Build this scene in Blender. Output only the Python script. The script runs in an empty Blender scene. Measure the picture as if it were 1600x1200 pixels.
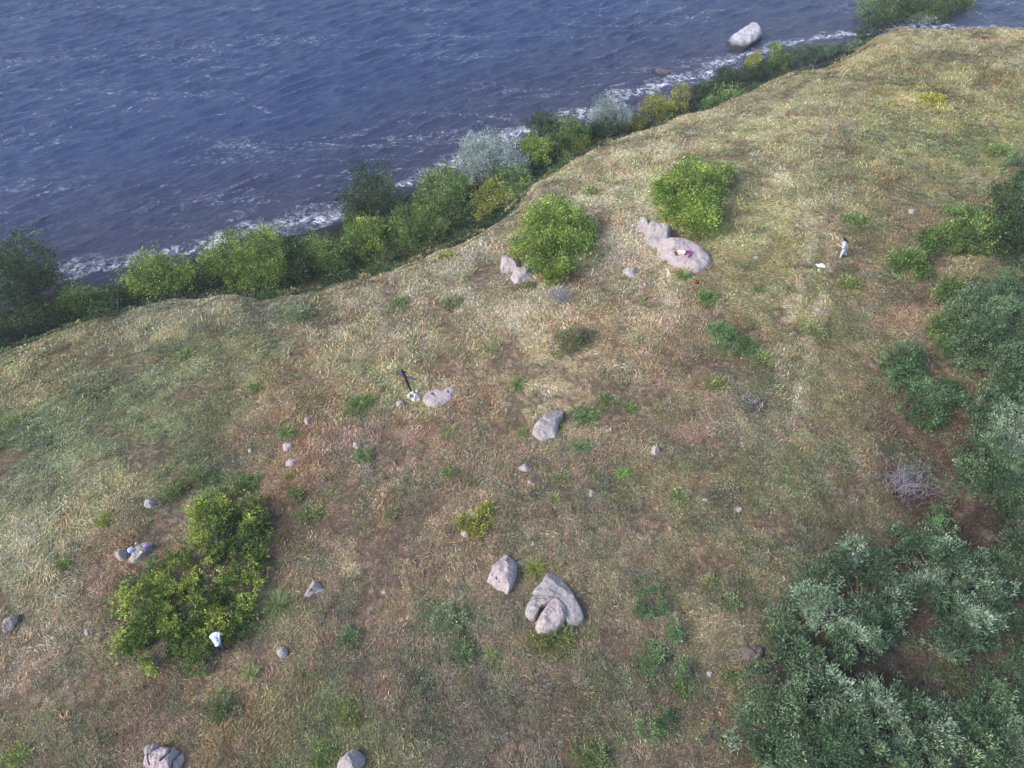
import bpy, math, random
import numpy as np
from mathutils import Vector, Matrix
from mathutils.bvhtree import BVHTree
R = math.radians
sc = bpy.context.scene
col = sc.collection
# ---------------------------------------------------------------- camera
CAMH = 32.0; PITCH = R(48.0); F = 1150.0; W0, H0 = 1600.0, 1200.0
cam_d = bpy.data.cameras.new('camera'); cam = bpy.data.objects.new('camera', cam_d); col.objects.link(cam)
cam.location = (0, 0, CAMH); cam.rotation_euler = (R(90) - PITCH, 0, 0)
cam_d.sensor_width = 36; cam_d.lens = 36 * F / W0; cam_d.clip_start = 0.5; cam_d.clip_end = 6000
sc.camera = cam
# ---------------------------------------------------------------- sky and soft evening sun
SUN_EL, SUN_AZ = R(38), R(250)      # azimuth measured clockwise from +Y
w = bpy.data.worlds.new('World'); sc.world = w; w.use_nodes = True
nt = w.node_tree; nt.nodes.clear()
sky = nt.nodes.new('ShaderNodeTexSky'); sky.sky_type = 'NISHITA'; sky.sun_disc = False
sky.sun_elevation = SUN_EL; sky.sun_rotation = SUN_AZ
sky.air_density = 1.0; sky.dust_density = 2.2; sky.ozone_density = 1.5; sky.altitude = 50
bg = nt.nodes.new('ShaderNodeBackground'); bg.inputs['Strength'].default_value = 0.13
wo = nt.nodes.new('ShaderNodeOutputWorld')
nt.links.new(sky.outputs[0], bg.inputs[0]); nt.links.new(bg.outputs[0], wo.inputs[0])
sl = bpy.data.lights.new('sun', 'SUN'); so = bpy.data.objects.new('sun', sl); col.objects.link(so)
sl.energy = 1.4; sl.angle = R(24); sl.color = (1.0, 0.97, 0.95)
dirv = Vector((math.sin(SUN_AZ) * math.cos(SUN_EL), math.cos(SUN_AZ) * math.cos(SUN_EL), math.sin(SUN_EL)))
so.rotation_euler = dirv.to_track_quat('Z', 'Y').to_euler(); so.location = (-60, -60, 80)
vs = sc.view_settings; vs.view_transform = 'Standard'; vs.look = 'None'; vs.exposure = 1.12; vs.gamma = 1.0
# ---------------------------------------------------------------- numeric helpers
def h3(ix, iy, iz, seed):
    n = (ix.astype(np.int64) * 374761393 + iy.astype(np.int64) * 668265263 + iz.astype(np.int64) * 2147483647 + seed * 974634777) & 0xffffffff
    n = ((n ^ (n >> 13)) * 1274126177) & 0xffffffff
    n = ((n ^ (n >> 16)) * 2246822519) & 0xffffffff
    n = n ^ (n >> 15)
    return (n & 0xffffff) / float(0xffffff)
def noise3(x, y, z, seed=0):
    x = np.asarray(x, float); y = np.asarray(y, float) + x * 0; z = np.asarray(z, float) + x * 0
    ix = np.floor(x); iy = np.floor(y); iz = np.floor(z)
    fx = x - ix; fy = y - iy; fz = z - iz
    fx = fx * fx * (3 - 2 * fx); fy = fy * fy * (3 - 2 * fy); fz = fz * fz * (3 - 2 * fz)
    r = 0
    for a in (0, 1):
        for b in (0, 1):
            for c in (0, 1):
                r = r + h3(ix + a, iy + b, iz + c, seed) * (fx if a else 1 - fx) * (fy if b else 1 - fy) * (fz if c else 1 - fz)
    return r
def fbm(x, y, z=0.0, seed=0, oct=4):
    r = 0; a = 0.5; t = 0; s = 1.0
    for i in range(oct):
        r = r + a * noise3(np.asarray(x) * s + 13.7 * i, np.asarray(y) * s + 7.1 * i, np.asarray(z) * s, seed + i); t += a; a *= 0.5; s *= 2.03
    return r / t
def lin(c):
    c = np.asarray(c, float) / 255.0
    return np.where(c <= 0.04045, c / 12.92, ((c + 0.055) / 1.055) ** 2.4)
def sstep(a, b, x):
    t = np.clip((x - a) / (b - a), 0, 1); return t * t * (3 - 2 * t)
# ---------------------------------------------------------------- terrain
SEA = -18.0
cP, sP = math.cos(PITCH), math.sin(PITCH)
def ray(px, py):
    a = (px - W0 / 2) / F; v = (py - H0 / 2) / F
    return np.array([a, cP - v * sP, -(sP + v * cP)])
def on_z(px, py, z):
    d = ray(px, py); t = (CAMH - z) / -d[2]; return d * t + np.array([0, 0, CAMH])
UA = R(32); ux, uy = math.cos(UA), math.sin(UA)
def UW(x, y): return x * ux + y * uy, -x * uy + y * ux
EDGE = [(-500,700,-9),(-200,608,-7.5),(0,547,-6.5),(60,524,-6),(130,499,-5.5),(200,476,-5),(270,464,-4.6),(350,450,-4),(400,460,-4),(470,454,-4),
        (540,437,-4),(590,426,-4),(650,404,-4),(700,386,-4),(760,358,-4.2),(815,322,-4.5),(835,285,-5),(900,243,-5),(960,216,-5),(1040,190,-4.8),(1062,175,-4.5),
        (1120,160,-4.2),(1180,132,-3.8),(1230,108,-3.4),(1290,96,-3),(1340,77,-2.6),(1374,50,-2.2),(1405,39,-2),(1470,43,-2),(1540,39,-2),(1600,48,-2),(1750,70,-2),(2000,110,-2)]
SHORE = [(-500,560),(-200,500),(100,448),(250,418),(400,390),(540,352),(640,308),(740,264),(830,222),(920,190),(1000,158),(1060,142),(1125,122),(1180,96),(1260,74),(1340,62),(1450,50),(1600,55),(1900,90)]
e = np.array([list(UW(*on_z(p[0], p[1], p[2])[:2])) + [p[2]] for p in EDGE]); e = e[np.argsort(e[:, 0])]
s_ = np.array([UW(*on_z(p[0], p[1], SEA)[:2]) for p in SHORE]); s_ = s_[np.argsort(s_[:, 0])]
def ext(a, col_, sl=0.0):
    return a
def w_edge(u): return np.interp(u, e[:, 0], e[:, 1]) + 0.9 * (fbm(u * 0.3, u * 0 + 3, seed=5, oct=4) - 0.5)
def z_edge(u): return np.interp(u, e[:, 0], e[:, 2])
def w_shore(u):
    r = np.interp(u, s_[:, 0], s_[:, 1]) + 2.2 * (fbm(u * 0.16, u * 0 + 9, seed=8) - 0.5)
    return np.maximum(r, w_edge(u) + 7)
def terrain(x, y):
    x = np.asarray(x, float); y = np.asarray(y, float)
    u, ww = UW(x, y)
    we = w_edge(u); ze = z_edge(u); ws = w_shore(u)
    din = we - ww
    inland = ze * np.exp(-np.maximum(din, 0) / 13.0) * (1 - 0.0 * din)
    t = np.clip((ww - we) / (ws - we), 0, 1)
    bank = ze + (SEA - ze) * (1 - (1 - t) ** 2.3)
    under = SEA - 0.06 * np.maximum(ww - ws, 0) - 0.25 * sstep(0, 2, ww - ws)
    z = np.where(ww < we, inland, np.where(ww < ws, bank, under))
    # round the brow over about a metre
    z = z - 0.45 * np.exp(-((ww - we) / 1.1) ** 2)
    amp = np.where(ww < we, 1.0, 1.6) * np.where(ww > ws, 0.2, 1.0)
    z = z + amp * (0.9 * (fbm(x * 0.09, y * 0.09, seed=11, oct=3) - 0.5) + 0.35 * (fbm(x * 0.4, y * 0.4, seed=12, oct=3) - 0.5))
    # shallow gully at the lower right where the grey-green trees stand
    z = z - 1.3 * sstep(12, 22, x) * sstep(40, 18, y) 
    return np.maximum(z, -60)
def at(px, py, h=0.0):
    """world point where the line of sight of a photo pixel meets the terrain raised by h"""
    d = ray(px, py); ts = np.arange(15, 190, 0.1)
    P = np.array([0, 0, CAMH])[None] + ts[:, None] * d[None]
    g = P[:, 2] - terrain(P[:, 0], P[:, 1]) - h
    i = np.argmax(g < 0)
    if g[i] >= 0: i = len(ts) - 1
    a, b = ts[max(i - 1, 0)], ts[i]
    ga, gb = g[max(i - 1, 0)], g[i]
    t = a + (b - a) * (ga / (ga - gb) if ga != gb else 0)
    p = np.array([0, 0, CAMH]) + t * d
    return p, t     # t = depth along the axis; pixels per metre = F / t
# ---------------------------------------------------------------- object helpers
def tag(o, label=None, cat=None, group=None, kind=None):
    if label: o['label'] = label
    if cat: o['category'] = cat
    if group: o['group'] = group
    if kind: o['kind'] = kind
    return o
def np_mesh(name, V, faces_idx, loop_tot, mats, parent=None, colr=None, smooth=False, loc=None):
    me = bpy.data.meshes.new(name); V = np.asarray(V, np.float32)
    fi = np.asarray(faces_idx, np.int32).ravel(); lt = np.asarray(loop_tot, np.int32)
    me.vertices.add(len(V)); me.vertices.foreach_set('co', V.ravel())
    me.loops.add(len(fi)); me.loops.foreach_set('vertex_index', fi)
    me.polygons.add(len(lt)); ls = np.zeros(len(lt), np.int32); ls[1:] = np.cumsum(lt)[:-1]
    me.polygons.foreach_set('loop_start', ls); me.polygons.foreach_set('loop_total', lt)
    me.polygons.foreach_set('use_smooth', np.full(len(lt), smooth))
    me.update(calc_edges=True)
    if colr is not None:
        a = me.attributes.new('col', 'FLOAT_COLOR', 'POINT')
        c = np.ones((len(V), 4), np.float32); c[:, :3] = colr; a.data.foreach_set('color', c.ravel())
    for m in (mats if isinstance(mats, (list, tuple)) else [mats]): me.materials.append(m)
    o = bpy.data.objects.new(name, me); col.objects.link(o)
    if loc is not None: o.location = loc
    if parent is not None: o.parent = parent
    return o
def empty(name, loc):
    o = bpy.data.objects.new(name, None); o.location = loc; o.empty_display_size = 0.3; col.objects.link(o); return o
class MB:
    """collects faces of several shapes, builds one mesh"""
    def __init__(s): s.v = []; s.f = []
    def tube(s, P, rad, n=6, cap=True):
        P = [Vector(p) for p in P]; b = len(s.v); m = len(P)
        up = None
        for i, p in enumerate(P):
            d = (P[min(i + 1, m - 1)] - P[max(i - 1, 0)]).normalized()
            if up is None:
                up = Vector((0, 0, 1)) if abs(d.z) < 0.9 else Vector((1, 0, 0))
            a = d.cross(up).normalized(); c = a.cross(d).normalized(); up = c
            r = rad[i] if isinstance(rad, (list, tuple)) else rad
            for k in range(n):
                t = 2 * math.pi * k / n; s.v.append(tuple(p + a * (r * math.cos(t)) + c * (r * math.sin(t))))
        for i in range(m - 1):
            for k in range(n):
                s.f.append((b + i * n + k, b + i * n + (k + 1) % n, b + (i + 1) * n + (k + 1) % n, b + (i + 1) * n + k))
        if cap:
            s.f.append(tuple(b + k for k in reversed(range(n)))); s.f.append(tuple(b + (m - 1) * n + k for k in range(n)))
        return s
    def bar(s, p0, p1, w, t, up=(0, 0, 1), bev=0.006):
        p0 = Vector(p0); p1 = Vector(p1); d = (p1 - p0).normalized(); a = d.cross(Vector(up)).normalized(); c = a.cross(d)
        b = len(s.v); prof = [(w/2-bev, t/2), (w/2, t/2-bev), (w/2, -t/2+bev), (w/2-bev, -t/2), (-w/2+bev, -t/2), (-w/2, -t/2+bev), (-w/2, t/2-bev), (-w/2+bev, t/2)]
        for p in (p0, p1):
            for x, y in prof: s.v.append(tuple(p + a * x + c * y))
        for k in range(8): s.f.append((b + k, b + (k + 1) % 8, b + 8 + (k + 1) % 8, b + 8 + k))
        s.f.append(tuple(b + k for k in reversed(range(8)))); s.f.append(tuple(b + 8 + k for k in range(8)))
        return s
    def build(s, name, mat, parent=None, smooth=True, loc=None):
        me = bpy.data.meshes.new(name); me.from_pydata(s.v, [], s.f); me.materials.append(mat)
        for p in me.polygons: p.use_smooth = smooth
        me.update(); o = bpy.data.objects.new(name, me); col.objects.link(o)
        if loc is not None: o.location = loc
        if parent is not None: o.parent = parent
        return o
# ---------------------------------------------------------------- materials
def mat(name):
    m = bpy.data.materials.new(name); m.use_nodes = True; n = m.node_tree; n.nodes.clear()
    out = n.nodes.new('ShaderNodeOutputMaterial'); return m, n, out
def nd(n, t, **k):
    x = n.nodes.new(t)
    for a, b in k.items():
        if a.startswith('_'): setattr(x, a[1:], b)
        else: x.inputs[a.replace('__', ' ')].default_value = b
    return x
def mixc(n, fac, a, b, mode='MIX'):
    x = n.nodes.new('ShaderNodeMix'); x.data_type = 'RGBA'; x.blend_type = mode
    for i, v in ((0, fac), (6, a), (7, b)):
        if hasattr(v, 'is_linked') or hasattr(v, 'links'): n.links.new(v, x.inputs[i])
        else: x.inputs[i].default_value = v if i == 0 else (*v, 1) if len(v) == 3 else v
    return x.outputs[2]
def mathn(n, op, a, b=0.0, clamp=False):
    x = n.nodes.new('ShaderNodeMath'); x.operation = op; x.use_clamp = clamp
    for i, v in ((0, a), (1, b)):
        if hasattr(v, 'links'): n.links.new(v, x.inputs[i])
        else: x.inputs[i].default_value = v
    return x.outputs[0]
def maprange(n, v, a, b, c=0.0, d=1.0):
    x = n.nodes.new('ShaderNodeMapRange'); n.links.new(v, x.inputs[0])
    for i, q in ((1, a), (2, b), (3, c), (4, d)): x.inputs[i].default_value = q
    return x.outputs[0]
def texmap(n, vec, ang, sx, sy):
    x = n.nodes.new('ShaderNodeMapping'); x.vector_type = 'TEXTURE'; n.links.new(vec, x.inputs[0]); x.inputs['Rotation'].default_value = (0, 0, R(ang)); x.inputs['Scale'].default_value = (sx, sy, 1); return x.outputs[0]
def noise(n, vec, scale, detail=4, rough=0.6, dist=0.0):
    x = n.nodes.new('ShaderNodeTexNoise'); x.inputs['Scale'].default_value = scale; x.inputs['Detail'].default_value = detail
    x.inputs['Roughness'].default_value = rough; x.inputs['Distortion'].default_value = dist
    if vec is not None: n.links.new(vec, x.inputs['Vector'])
    return x.outputs[0]
def mapping(n, vec, rot=(0, 0, 0), scale=(1, 1, 1)):
    x = n.nodes.new('ShaderNodeMapping'); n.links.new(vec, x.inputs[0]); x.inputs['Rotation'].default_value = rot; x.inputs['Scale'].default_value = scale
    return x.outputs[0]
def leaf_mat(name, instancer=False, trans=0.25, rough=0.6):
    m, n, out = mat(name)
    a = n.nodes.new('ShaderNodeAttribute'); a.attribute_name = 'col'
    if instancer: a.attribute_type = 'INSTANCER'
    c = a.outputs['Color']
    if instancer:     # each blade of a tuft has its own dryness
        b = n.nodes.new('ShaderNodeAttribute'); b.attribute_name = 'var'
        c = mixc(n, 1.0, c, b.outputs['Color'], 'MULTIPLY')
    p = nd(n, 'ShaderNodeBsdfPrincipled', Roughness=rough); p.inputs['Specular IOR Level'].default_value = 0.25
    t = n.nodes.new('ShaderNodeBsdfTranslucent'); n.links.new(c, p.inputs['Base Color']); n.links.new(c, t.inputs['Color'])
    mx = n.nodes.new('ShaderNodeMixShader'); mx.inputs[0].default_value = trans
    n.links.new(p.outputs[0], mx.inputs[1]); n.links.new(t.outputs[0], mx.inputs[2]); n.links.new(mx.outputs[0], out.inputs[0])
    return m
M_LEAF = leaf_mat('leaf_surface'); M_GRASS = leaf_mat('grass_surface', True, 0.15, 0.7)
def plain(name, c, rough=0.7, var=0.25, scale=6.0, bump=0.3, metal=0.0):
    m, n, out = mat(name); tc = n.nodes.new('ShaderNodeTexCoord')
    nz = noise(n, tc.outputs['Object'], scale, 5)
    c = lin(c); cc = mixc(n, nz, tuple(c * (1 - var)), tuple(np.minimum(c * (1 + var), 0.9)))
    p = nd(n, 'ShaderNodeBsdfPrincipled', Roughness=rough, Metallic=metal); n.links.new(cc, p.inputs['Base Color'])
    if bump:
        b = n.nodes.new('ShaderNodeBump'); b.inputs['Strength'].default_value = bump; b.inputs['Distance'].default_value = 0.02
        n.links.new(nz, b.inputs['Height']); n.links.new(b.outputs[0], p.inputs['Normal'])
    n.links.new(p.outputs[0], out.inputs[0]); return m
M_BARK = plain('bark', (104, 96, 92), 0.9, 0.3, 9)
M_TWIG = plain('dead_twig', (150, 145, 152), 0.9, 0.2, 9)
def rock_mat(name, light, dark, lich, wet=None):
    m, n, out = mat(name); tc = n.nodes.new('ShaderNodeTexCoord'); oi = n.nodes.new('ShaderNodeObjectInfo')
    add = n.nodes.new('ShaderNodeVectorMath'); add.operation = 'ADD'; n.links.new(tc.outputs['Object'], add.inputs[0])
    rv = n.nodes.new('ShaderNodeCombineXYZ'); 
    r10 = mathn(n, 'MULTIPLY', oi.outputs['Random'], 50.0); n.links.new(r10, rv.inputs[0]); n.links.new(rv.outputs[0], add.inputs[1]); v = add.outputs[0]
    big = noise(n, v, 1.6, 5, 0.6); med = noise(n, v, 7.0, 6, 0.7); fine = noise(n, v, 38.0, 3, 0.7)
    c = mixc(n, maprange(n, big, 0.3, 0.7), tuple(lin(light)), tuple(lin(dark)))
    c = mixc(n, maprange(n, med, 0.52, 0.62, 0.0, 0.75), c, tuple(lin(lich)))
    c = mixc(n, maprange(n, med, 0.42, 0.34, 0.0, 0.8), c, tuple(lin((96, 88, 88))))
    c = mixc(n, maprange(n, fine, 0.45, 0.6, 0.0, 0.8), c, tuple(lin(light) * 0.45))
    vo = n.nodes.new('ShaderNodeTexVoronoi'); vo.inputs['Scale'].default_value = 3.2; vo.feature = 'DISTANCE_TO_EDGE'; dv = n.nodes.new('ShaderNodeVectorMath'); dv.operation = 'ADD'; n.links.new(v, dv.inputs[0])
    nv = n.nodes.new('ShaderNodeTexNoise'); nv.inputs['Scale'].default_value = 2.5; n.links.new(v, nv.inputs['Vector']); n.links.new(nv.outputs[1], dv.inputs[1]); n.links.new(dv.outputs[0], vo.inputs['Vector'])
    ck_ = mathn(n, 'MULTIPLY', maprange(n, vo.outputs['Distance'], 0.03, 0.0), maprange(n, big, 0.5, 0.6)); c = mixc(n, mathn(n, 'MULTIPLY', ck_, 0.8), c, tuple(lin((70, 64, 66))))
    if wet:
        s = n.nodes.new('ShaderNodeSeparateXYZ'); g = n.nodes.new('ShaderNodeNewGeometry'); n.links.new(g.outputs['Position'], s.inputs[0])
        hgt = mathn(n, 'ADD', s.outputs[2], mathn(n, 'MULTIPLY', med, 0.5))
        c = mixc(n, maprange(n, hgt, SEA + wet[0], SEA + wet[1]), tuple(lin((44, 40, 44))), c)
    p = nd(n, 'ShaderNodeBsdfPrincipled', Roughness=0.85); n.links.new(c, p.inputs['Base Color'])
    b = n.nodes.new('ShaderNodeBump'); b.inputs['Strength'].default_value = 1.0; b.inputs['Distance'].default_value = 0.09
    hh = mathn(n, 'ADD', mathn(n, 'MULTIPLY', med, 0.7), mathn(n, 'MULTIPLY', fine, 0.3)); n.links.new(hh, b.inputs['Height']); n.links.new(b.outputs[0], p.inputs['Normal'])
    n.links.new(p.outputs[0], out.inputs[0]); return m
M_ROCK = rock_mat('granite', (190, 180, 176), (160, 152, 154), (206, 197, 190))
M_ROCKP = rock_mat('pink_granite', (200, 183, 180), (172, 158, 160), (214, 200, 194))
M_SEAROCK = rock_mat('whitened_rock', (206, 203, 208), (172, 168, 176), (225, 222, 224), wet=(0.75, 1.3))
M_WETROCK = rock_mat('brown_shore_rock', (112, 98, 96), (86, 78, 82), (130, 118, 116), wet=(0.1, 0.5))
# ================================================================ THE SETTING
def axis(lo, hi, step, far):
    a = np.arange(lo, hi + 1e-6, step); k = []; s = step; x = 0
    while x < far: s *= 1.22; x += s; k.append(x)
    k = np.array(k); return np.concatenate([lo - k[::-1], a, hi + k])
def grid_mesh(name, xs, ys, zf, m, smooth=True, disp=None):
    X, Y = np.meshgrid(xs, ys); x = X.ravel(); y = Y.ravel(); z = zf(x, y)
    if disp is not None: dx, dy, dz = disp(x, y); V = np.stack([x + dx, y + dy, z + dz], 1)
    else: V = np.stack([x, y, z], 1)
    nx, ny = len(xs), len(ys); i = (np.arange(ny - 1)[:, None] * nx + np.arange(nx - 1)[None]).ravel()
    Fc = np.stack([i, i + 1, i + nx + 1, i + nx], 1)
    return np_mesh(name, V, Fc, np.full(len(Fc), 4), m, smooth=smooth), x, y
# ground cover colours, per spot; dark corners are brown litter with vegetation shade mixed in
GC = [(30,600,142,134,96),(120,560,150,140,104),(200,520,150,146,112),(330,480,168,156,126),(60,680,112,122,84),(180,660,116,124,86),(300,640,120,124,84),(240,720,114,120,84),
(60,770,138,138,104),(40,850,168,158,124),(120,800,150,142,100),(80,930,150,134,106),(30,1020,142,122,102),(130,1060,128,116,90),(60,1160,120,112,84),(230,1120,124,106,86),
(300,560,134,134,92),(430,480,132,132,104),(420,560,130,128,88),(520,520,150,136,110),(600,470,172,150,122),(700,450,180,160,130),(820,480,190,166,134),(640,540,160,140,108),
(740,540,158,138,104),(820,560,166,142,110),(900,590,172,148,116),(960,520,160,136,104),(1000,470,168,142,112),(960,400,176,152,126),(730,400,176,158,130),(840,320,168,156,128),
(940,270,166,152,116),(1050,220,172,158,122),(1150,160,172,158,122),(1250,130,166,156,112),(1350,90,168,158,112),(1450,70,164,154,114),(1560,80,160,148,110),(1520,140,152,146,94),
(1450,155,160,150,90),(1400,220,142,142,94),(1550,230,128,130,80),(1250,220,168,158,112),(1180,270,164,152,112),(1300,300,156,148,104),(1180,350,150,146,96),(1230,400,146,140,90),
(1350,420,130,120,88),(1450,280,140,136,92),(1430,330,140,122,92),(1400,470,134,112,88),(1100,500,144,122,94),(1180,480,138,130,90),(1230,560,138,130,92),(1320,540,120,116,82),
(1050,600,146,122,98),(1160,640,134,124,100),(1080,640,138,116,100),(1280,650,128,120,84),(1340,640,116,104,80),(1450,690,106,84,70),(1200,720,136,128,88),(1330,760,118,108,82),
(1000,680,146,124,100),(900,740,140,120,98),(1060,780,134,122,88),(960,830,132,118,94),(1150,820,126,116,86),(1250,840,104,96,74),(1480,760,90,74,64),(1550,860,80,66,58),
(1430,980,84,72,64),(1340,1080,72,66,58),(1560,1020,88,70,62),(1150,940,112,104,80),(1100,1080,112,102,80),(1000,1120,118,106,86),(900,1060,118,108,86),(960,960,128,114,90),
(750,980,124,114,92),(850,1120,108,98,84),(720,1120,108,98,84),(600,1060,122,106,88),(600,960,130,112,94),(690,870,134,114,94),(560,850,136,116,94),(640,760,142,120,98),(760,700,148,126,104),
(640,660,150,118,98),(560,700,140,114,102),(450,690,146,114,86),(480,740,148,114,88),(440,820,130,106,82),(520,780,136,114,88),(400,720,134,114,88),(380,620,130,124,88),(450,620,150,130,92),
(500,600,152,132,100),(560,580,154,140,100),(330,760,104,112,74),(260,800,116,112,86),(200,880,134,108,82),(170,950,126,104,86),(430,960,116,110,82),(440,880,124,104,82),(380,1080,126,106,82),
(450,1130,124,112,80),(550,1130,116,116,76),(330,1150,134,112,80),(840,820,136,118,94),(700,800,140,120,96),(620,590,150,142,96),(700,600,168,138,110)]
KF = [1.43, 1.7, 1.42, 1.65, 1.43, 1.34, 1.19, 1.2, 1.6, 1.45, 1.21, 1.35, 1.0, 1.26, 1.19, 1.06, 1.26, 1.55, 1.35, 1.29, 1.7, 1.59, 1.09, 1.43, 1.1, 1.48, 1.21, 1.2, 1.36, 1.56, 1.28, 1.7, 1.28, 1.08, 1.66, 1.27, 0.83, 1.08, 1.31, 1.09, 1.1, 1.06, 1.18, 1.12, 1.7, 1.14, 1.43, 1.01, 1.16, 1.01, 0.94, 1.11, 1.18, 0.88, 0.96, 0.76, 1.01, 1.38, 1.07, 0.91, 0.82, 0.94, 1.44, 1.3, 1.08, 1.35, 1.35, 1.1, 1.3, 1.27, 0.75, 0.8, 1.55, 0.55, 1.07, 1.27, 1.15, 1.18, 1.36, 1.3, 1.24, 1.09, 1.07, 1.1, 0.91, 1.03, 1.3, 1.3, 1.31, 1.11, 1.25, 1.31, 1.49, 1.7, 1.53, 1.23, 1.27, 1.29, 1.25, 1.37, 1.7, 1.41, 1.04, 1.05, 1.58, 1.7, 1.41, 1.31, 1.7, 1.17, 1.05, 1.05, 1.41, 1.23]  # brightness gain per spot, works local light and shade into the ground colour
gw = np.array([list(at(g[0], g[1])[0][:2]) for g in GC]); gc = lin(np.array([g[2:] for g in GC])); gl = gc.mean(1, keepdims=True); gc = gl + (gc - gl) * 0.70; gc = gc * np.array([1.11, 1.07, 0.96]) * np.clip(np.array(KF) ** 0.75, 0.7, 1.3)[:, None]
GAIN = 1.0; TRACK = [at(a_, b_)[0][:2] for a_, b_ in ((1350, 120), (1310, 200), (1287, 270), (1281, 340), (1283, 400), (1262, 480), (1240, 560), (1225, 640))]
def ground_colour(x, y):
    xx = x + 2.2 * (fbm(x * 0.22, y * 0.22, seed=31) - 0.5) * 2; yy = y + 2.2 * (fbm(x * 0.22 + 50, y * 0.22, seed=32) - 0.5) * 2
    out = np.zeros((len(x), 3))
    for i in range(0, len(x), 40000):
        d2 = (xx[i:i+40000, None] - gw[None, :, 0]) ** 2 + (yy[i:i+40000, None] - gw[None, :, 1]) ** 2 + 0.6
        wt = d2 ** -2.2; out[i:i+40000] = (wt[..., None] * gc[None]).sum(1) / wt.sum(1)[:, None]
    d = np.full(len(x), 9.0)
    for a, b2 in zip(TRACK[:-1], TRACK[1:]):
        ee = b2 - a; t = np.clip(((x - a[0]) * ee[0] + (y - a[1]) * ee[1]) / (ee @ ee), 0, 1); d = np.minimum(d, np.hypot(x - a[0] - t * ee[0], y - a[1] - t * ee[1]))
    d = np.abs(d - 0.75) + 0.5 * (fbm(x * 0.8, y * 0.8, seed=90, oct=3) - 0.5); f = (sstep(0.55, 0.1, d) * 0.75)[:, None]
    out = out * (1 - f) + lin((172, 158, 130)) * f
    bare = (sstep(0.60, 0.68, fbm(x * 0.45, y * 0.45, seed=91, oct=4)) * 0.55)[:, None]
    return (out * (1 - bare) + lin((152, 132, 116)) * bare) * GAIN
# ---- ground sheet
gm, n, out = mat('soil_and_thatch'); a = n.nodes.new('ShaderNodeAttribute'); a.attribute_name = 'col'; tc = n.nodes.new('ShaderNodeTexCoord')
n1 = noise(n, tc.outputs['Object'], 5.0, 6, 0.75); n2 = noise(n, tc.outputs['Object'], 0.9, 5, 0.7, 0.8)
c = mixc(n, 1.0, a.outputs['Color'], mixc(n, maprange(n, n1, 0.3, 0.7), (0.5, 0.48, 0.46), (1.05, 1.0, 0.95)), 'MULTIPLY')
c = mixc(n, maprange(n, n2, 0.55, 0.7, 0, 0.5), c, tuple(lin((104, 92, 84))))
p = nd(n, 'ShaderNodeBsdfPrincipled', Roughness=0.95); p.inputs['Specular IOR Level'].default_value = 0.1; n.links.new(c, p.inputs['Base Color'])
b = nd(n, 'ShaderNodeBump', Strength=0.8, Distance=0.12); n.links.new(n1, b.inputs['Height']); n.links.new(b.outputs[0], p.inputs['Normal']); n.links.new(p.outputs[0], out.inputs[0])
ground, gx, gy = grid_mesh('ground', axis(-70, 90, 0.5, 900), axis(2, 125, 0.5, 900), terrain, gm)
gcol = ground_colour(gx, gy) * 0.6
gu, gwv = UW(gx, gy); past = sstep(2.0, 6.0, gwv - w_edge(gu)); beach = sstep(-3.5, -1.5, gwv - w_shore(gu))
gcol = gcol * (1 - past[:, None]) + lin((84, 88, 60)) * past[:, None]
gcol = gcol * (1 - beach[:, None]) + lin((52, 52, 64)) * beach[:, None]
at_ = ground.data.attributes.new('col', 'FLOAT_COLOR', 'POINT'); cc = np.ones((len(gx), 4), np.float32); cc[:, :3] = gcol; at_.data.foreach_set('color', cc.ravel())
tag(ground, kind='structure')
# ---- sea
rs = np.random.RandomState(4); NW = 70
wl = np.exp(rs.normal(math.log(1.8), 0.40, NW)).clip(0.9, 9); ang = R(-50) + rs.normal(0, 0.24, NW); k = 2 * np.pi / wl; amp = 0.0125 * wl ** 0.9 / 1.6 * rs.uniform(0.5, 1.3, NW) ; ph = rs.uniform(0, 6.28, NW)
def waves(x, y):
    u, ww = UW(x, y); fade = np.exp(-(np.maximum(np.abs(x) - 110, 0) / 60) ** 2) * np.exp(-(np.maximum(y - 165, 0) / 60) ** 2)
    sh = 0.35 + 0.65 * sstep(0, 14, ww - w_shore(u)); g = 0.7 + 0.6 * fbm(x * 0.06, y * 0.06, seed=60, oct=3)
    dx = dy = dz = 0
    for i in range(NW):
        th = k[i] * (math.cos(ang[i]) * x + math.sin(ang[i]) * y) + ph[i]; am = amp[i] * fade * sh * g
        dz = dz + am * np.cos(th); dx = dx - 0.8 * am * math.cos(ang[i]) * np.sin(th); dy = dy - 0.8 * am * math.sin(ang[i]) * np.sin(th)
    return dx, dy, dz
sm, n, out = mat('sea_water'); tc = n.nodes.new('ShaderNodeTexCoord'); P = tc.outputs['Object']
sh = n.nodes.new('ShaderNodeAttribute'); sh.attribute_name = 'shore'; hc = n.nodes.new('ShaderNodeAttribute'); hc.attribute_name = 'crest'
rip = noise(n, texmap(n, P, 38, 0.9, 0.30), 1.0, 5, 0.68, 0.3); rip2 = noise(n, texmap(n, P, 44, 2.8, 0.85), 1.0, 3, 0.55, 0.4)
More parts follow.
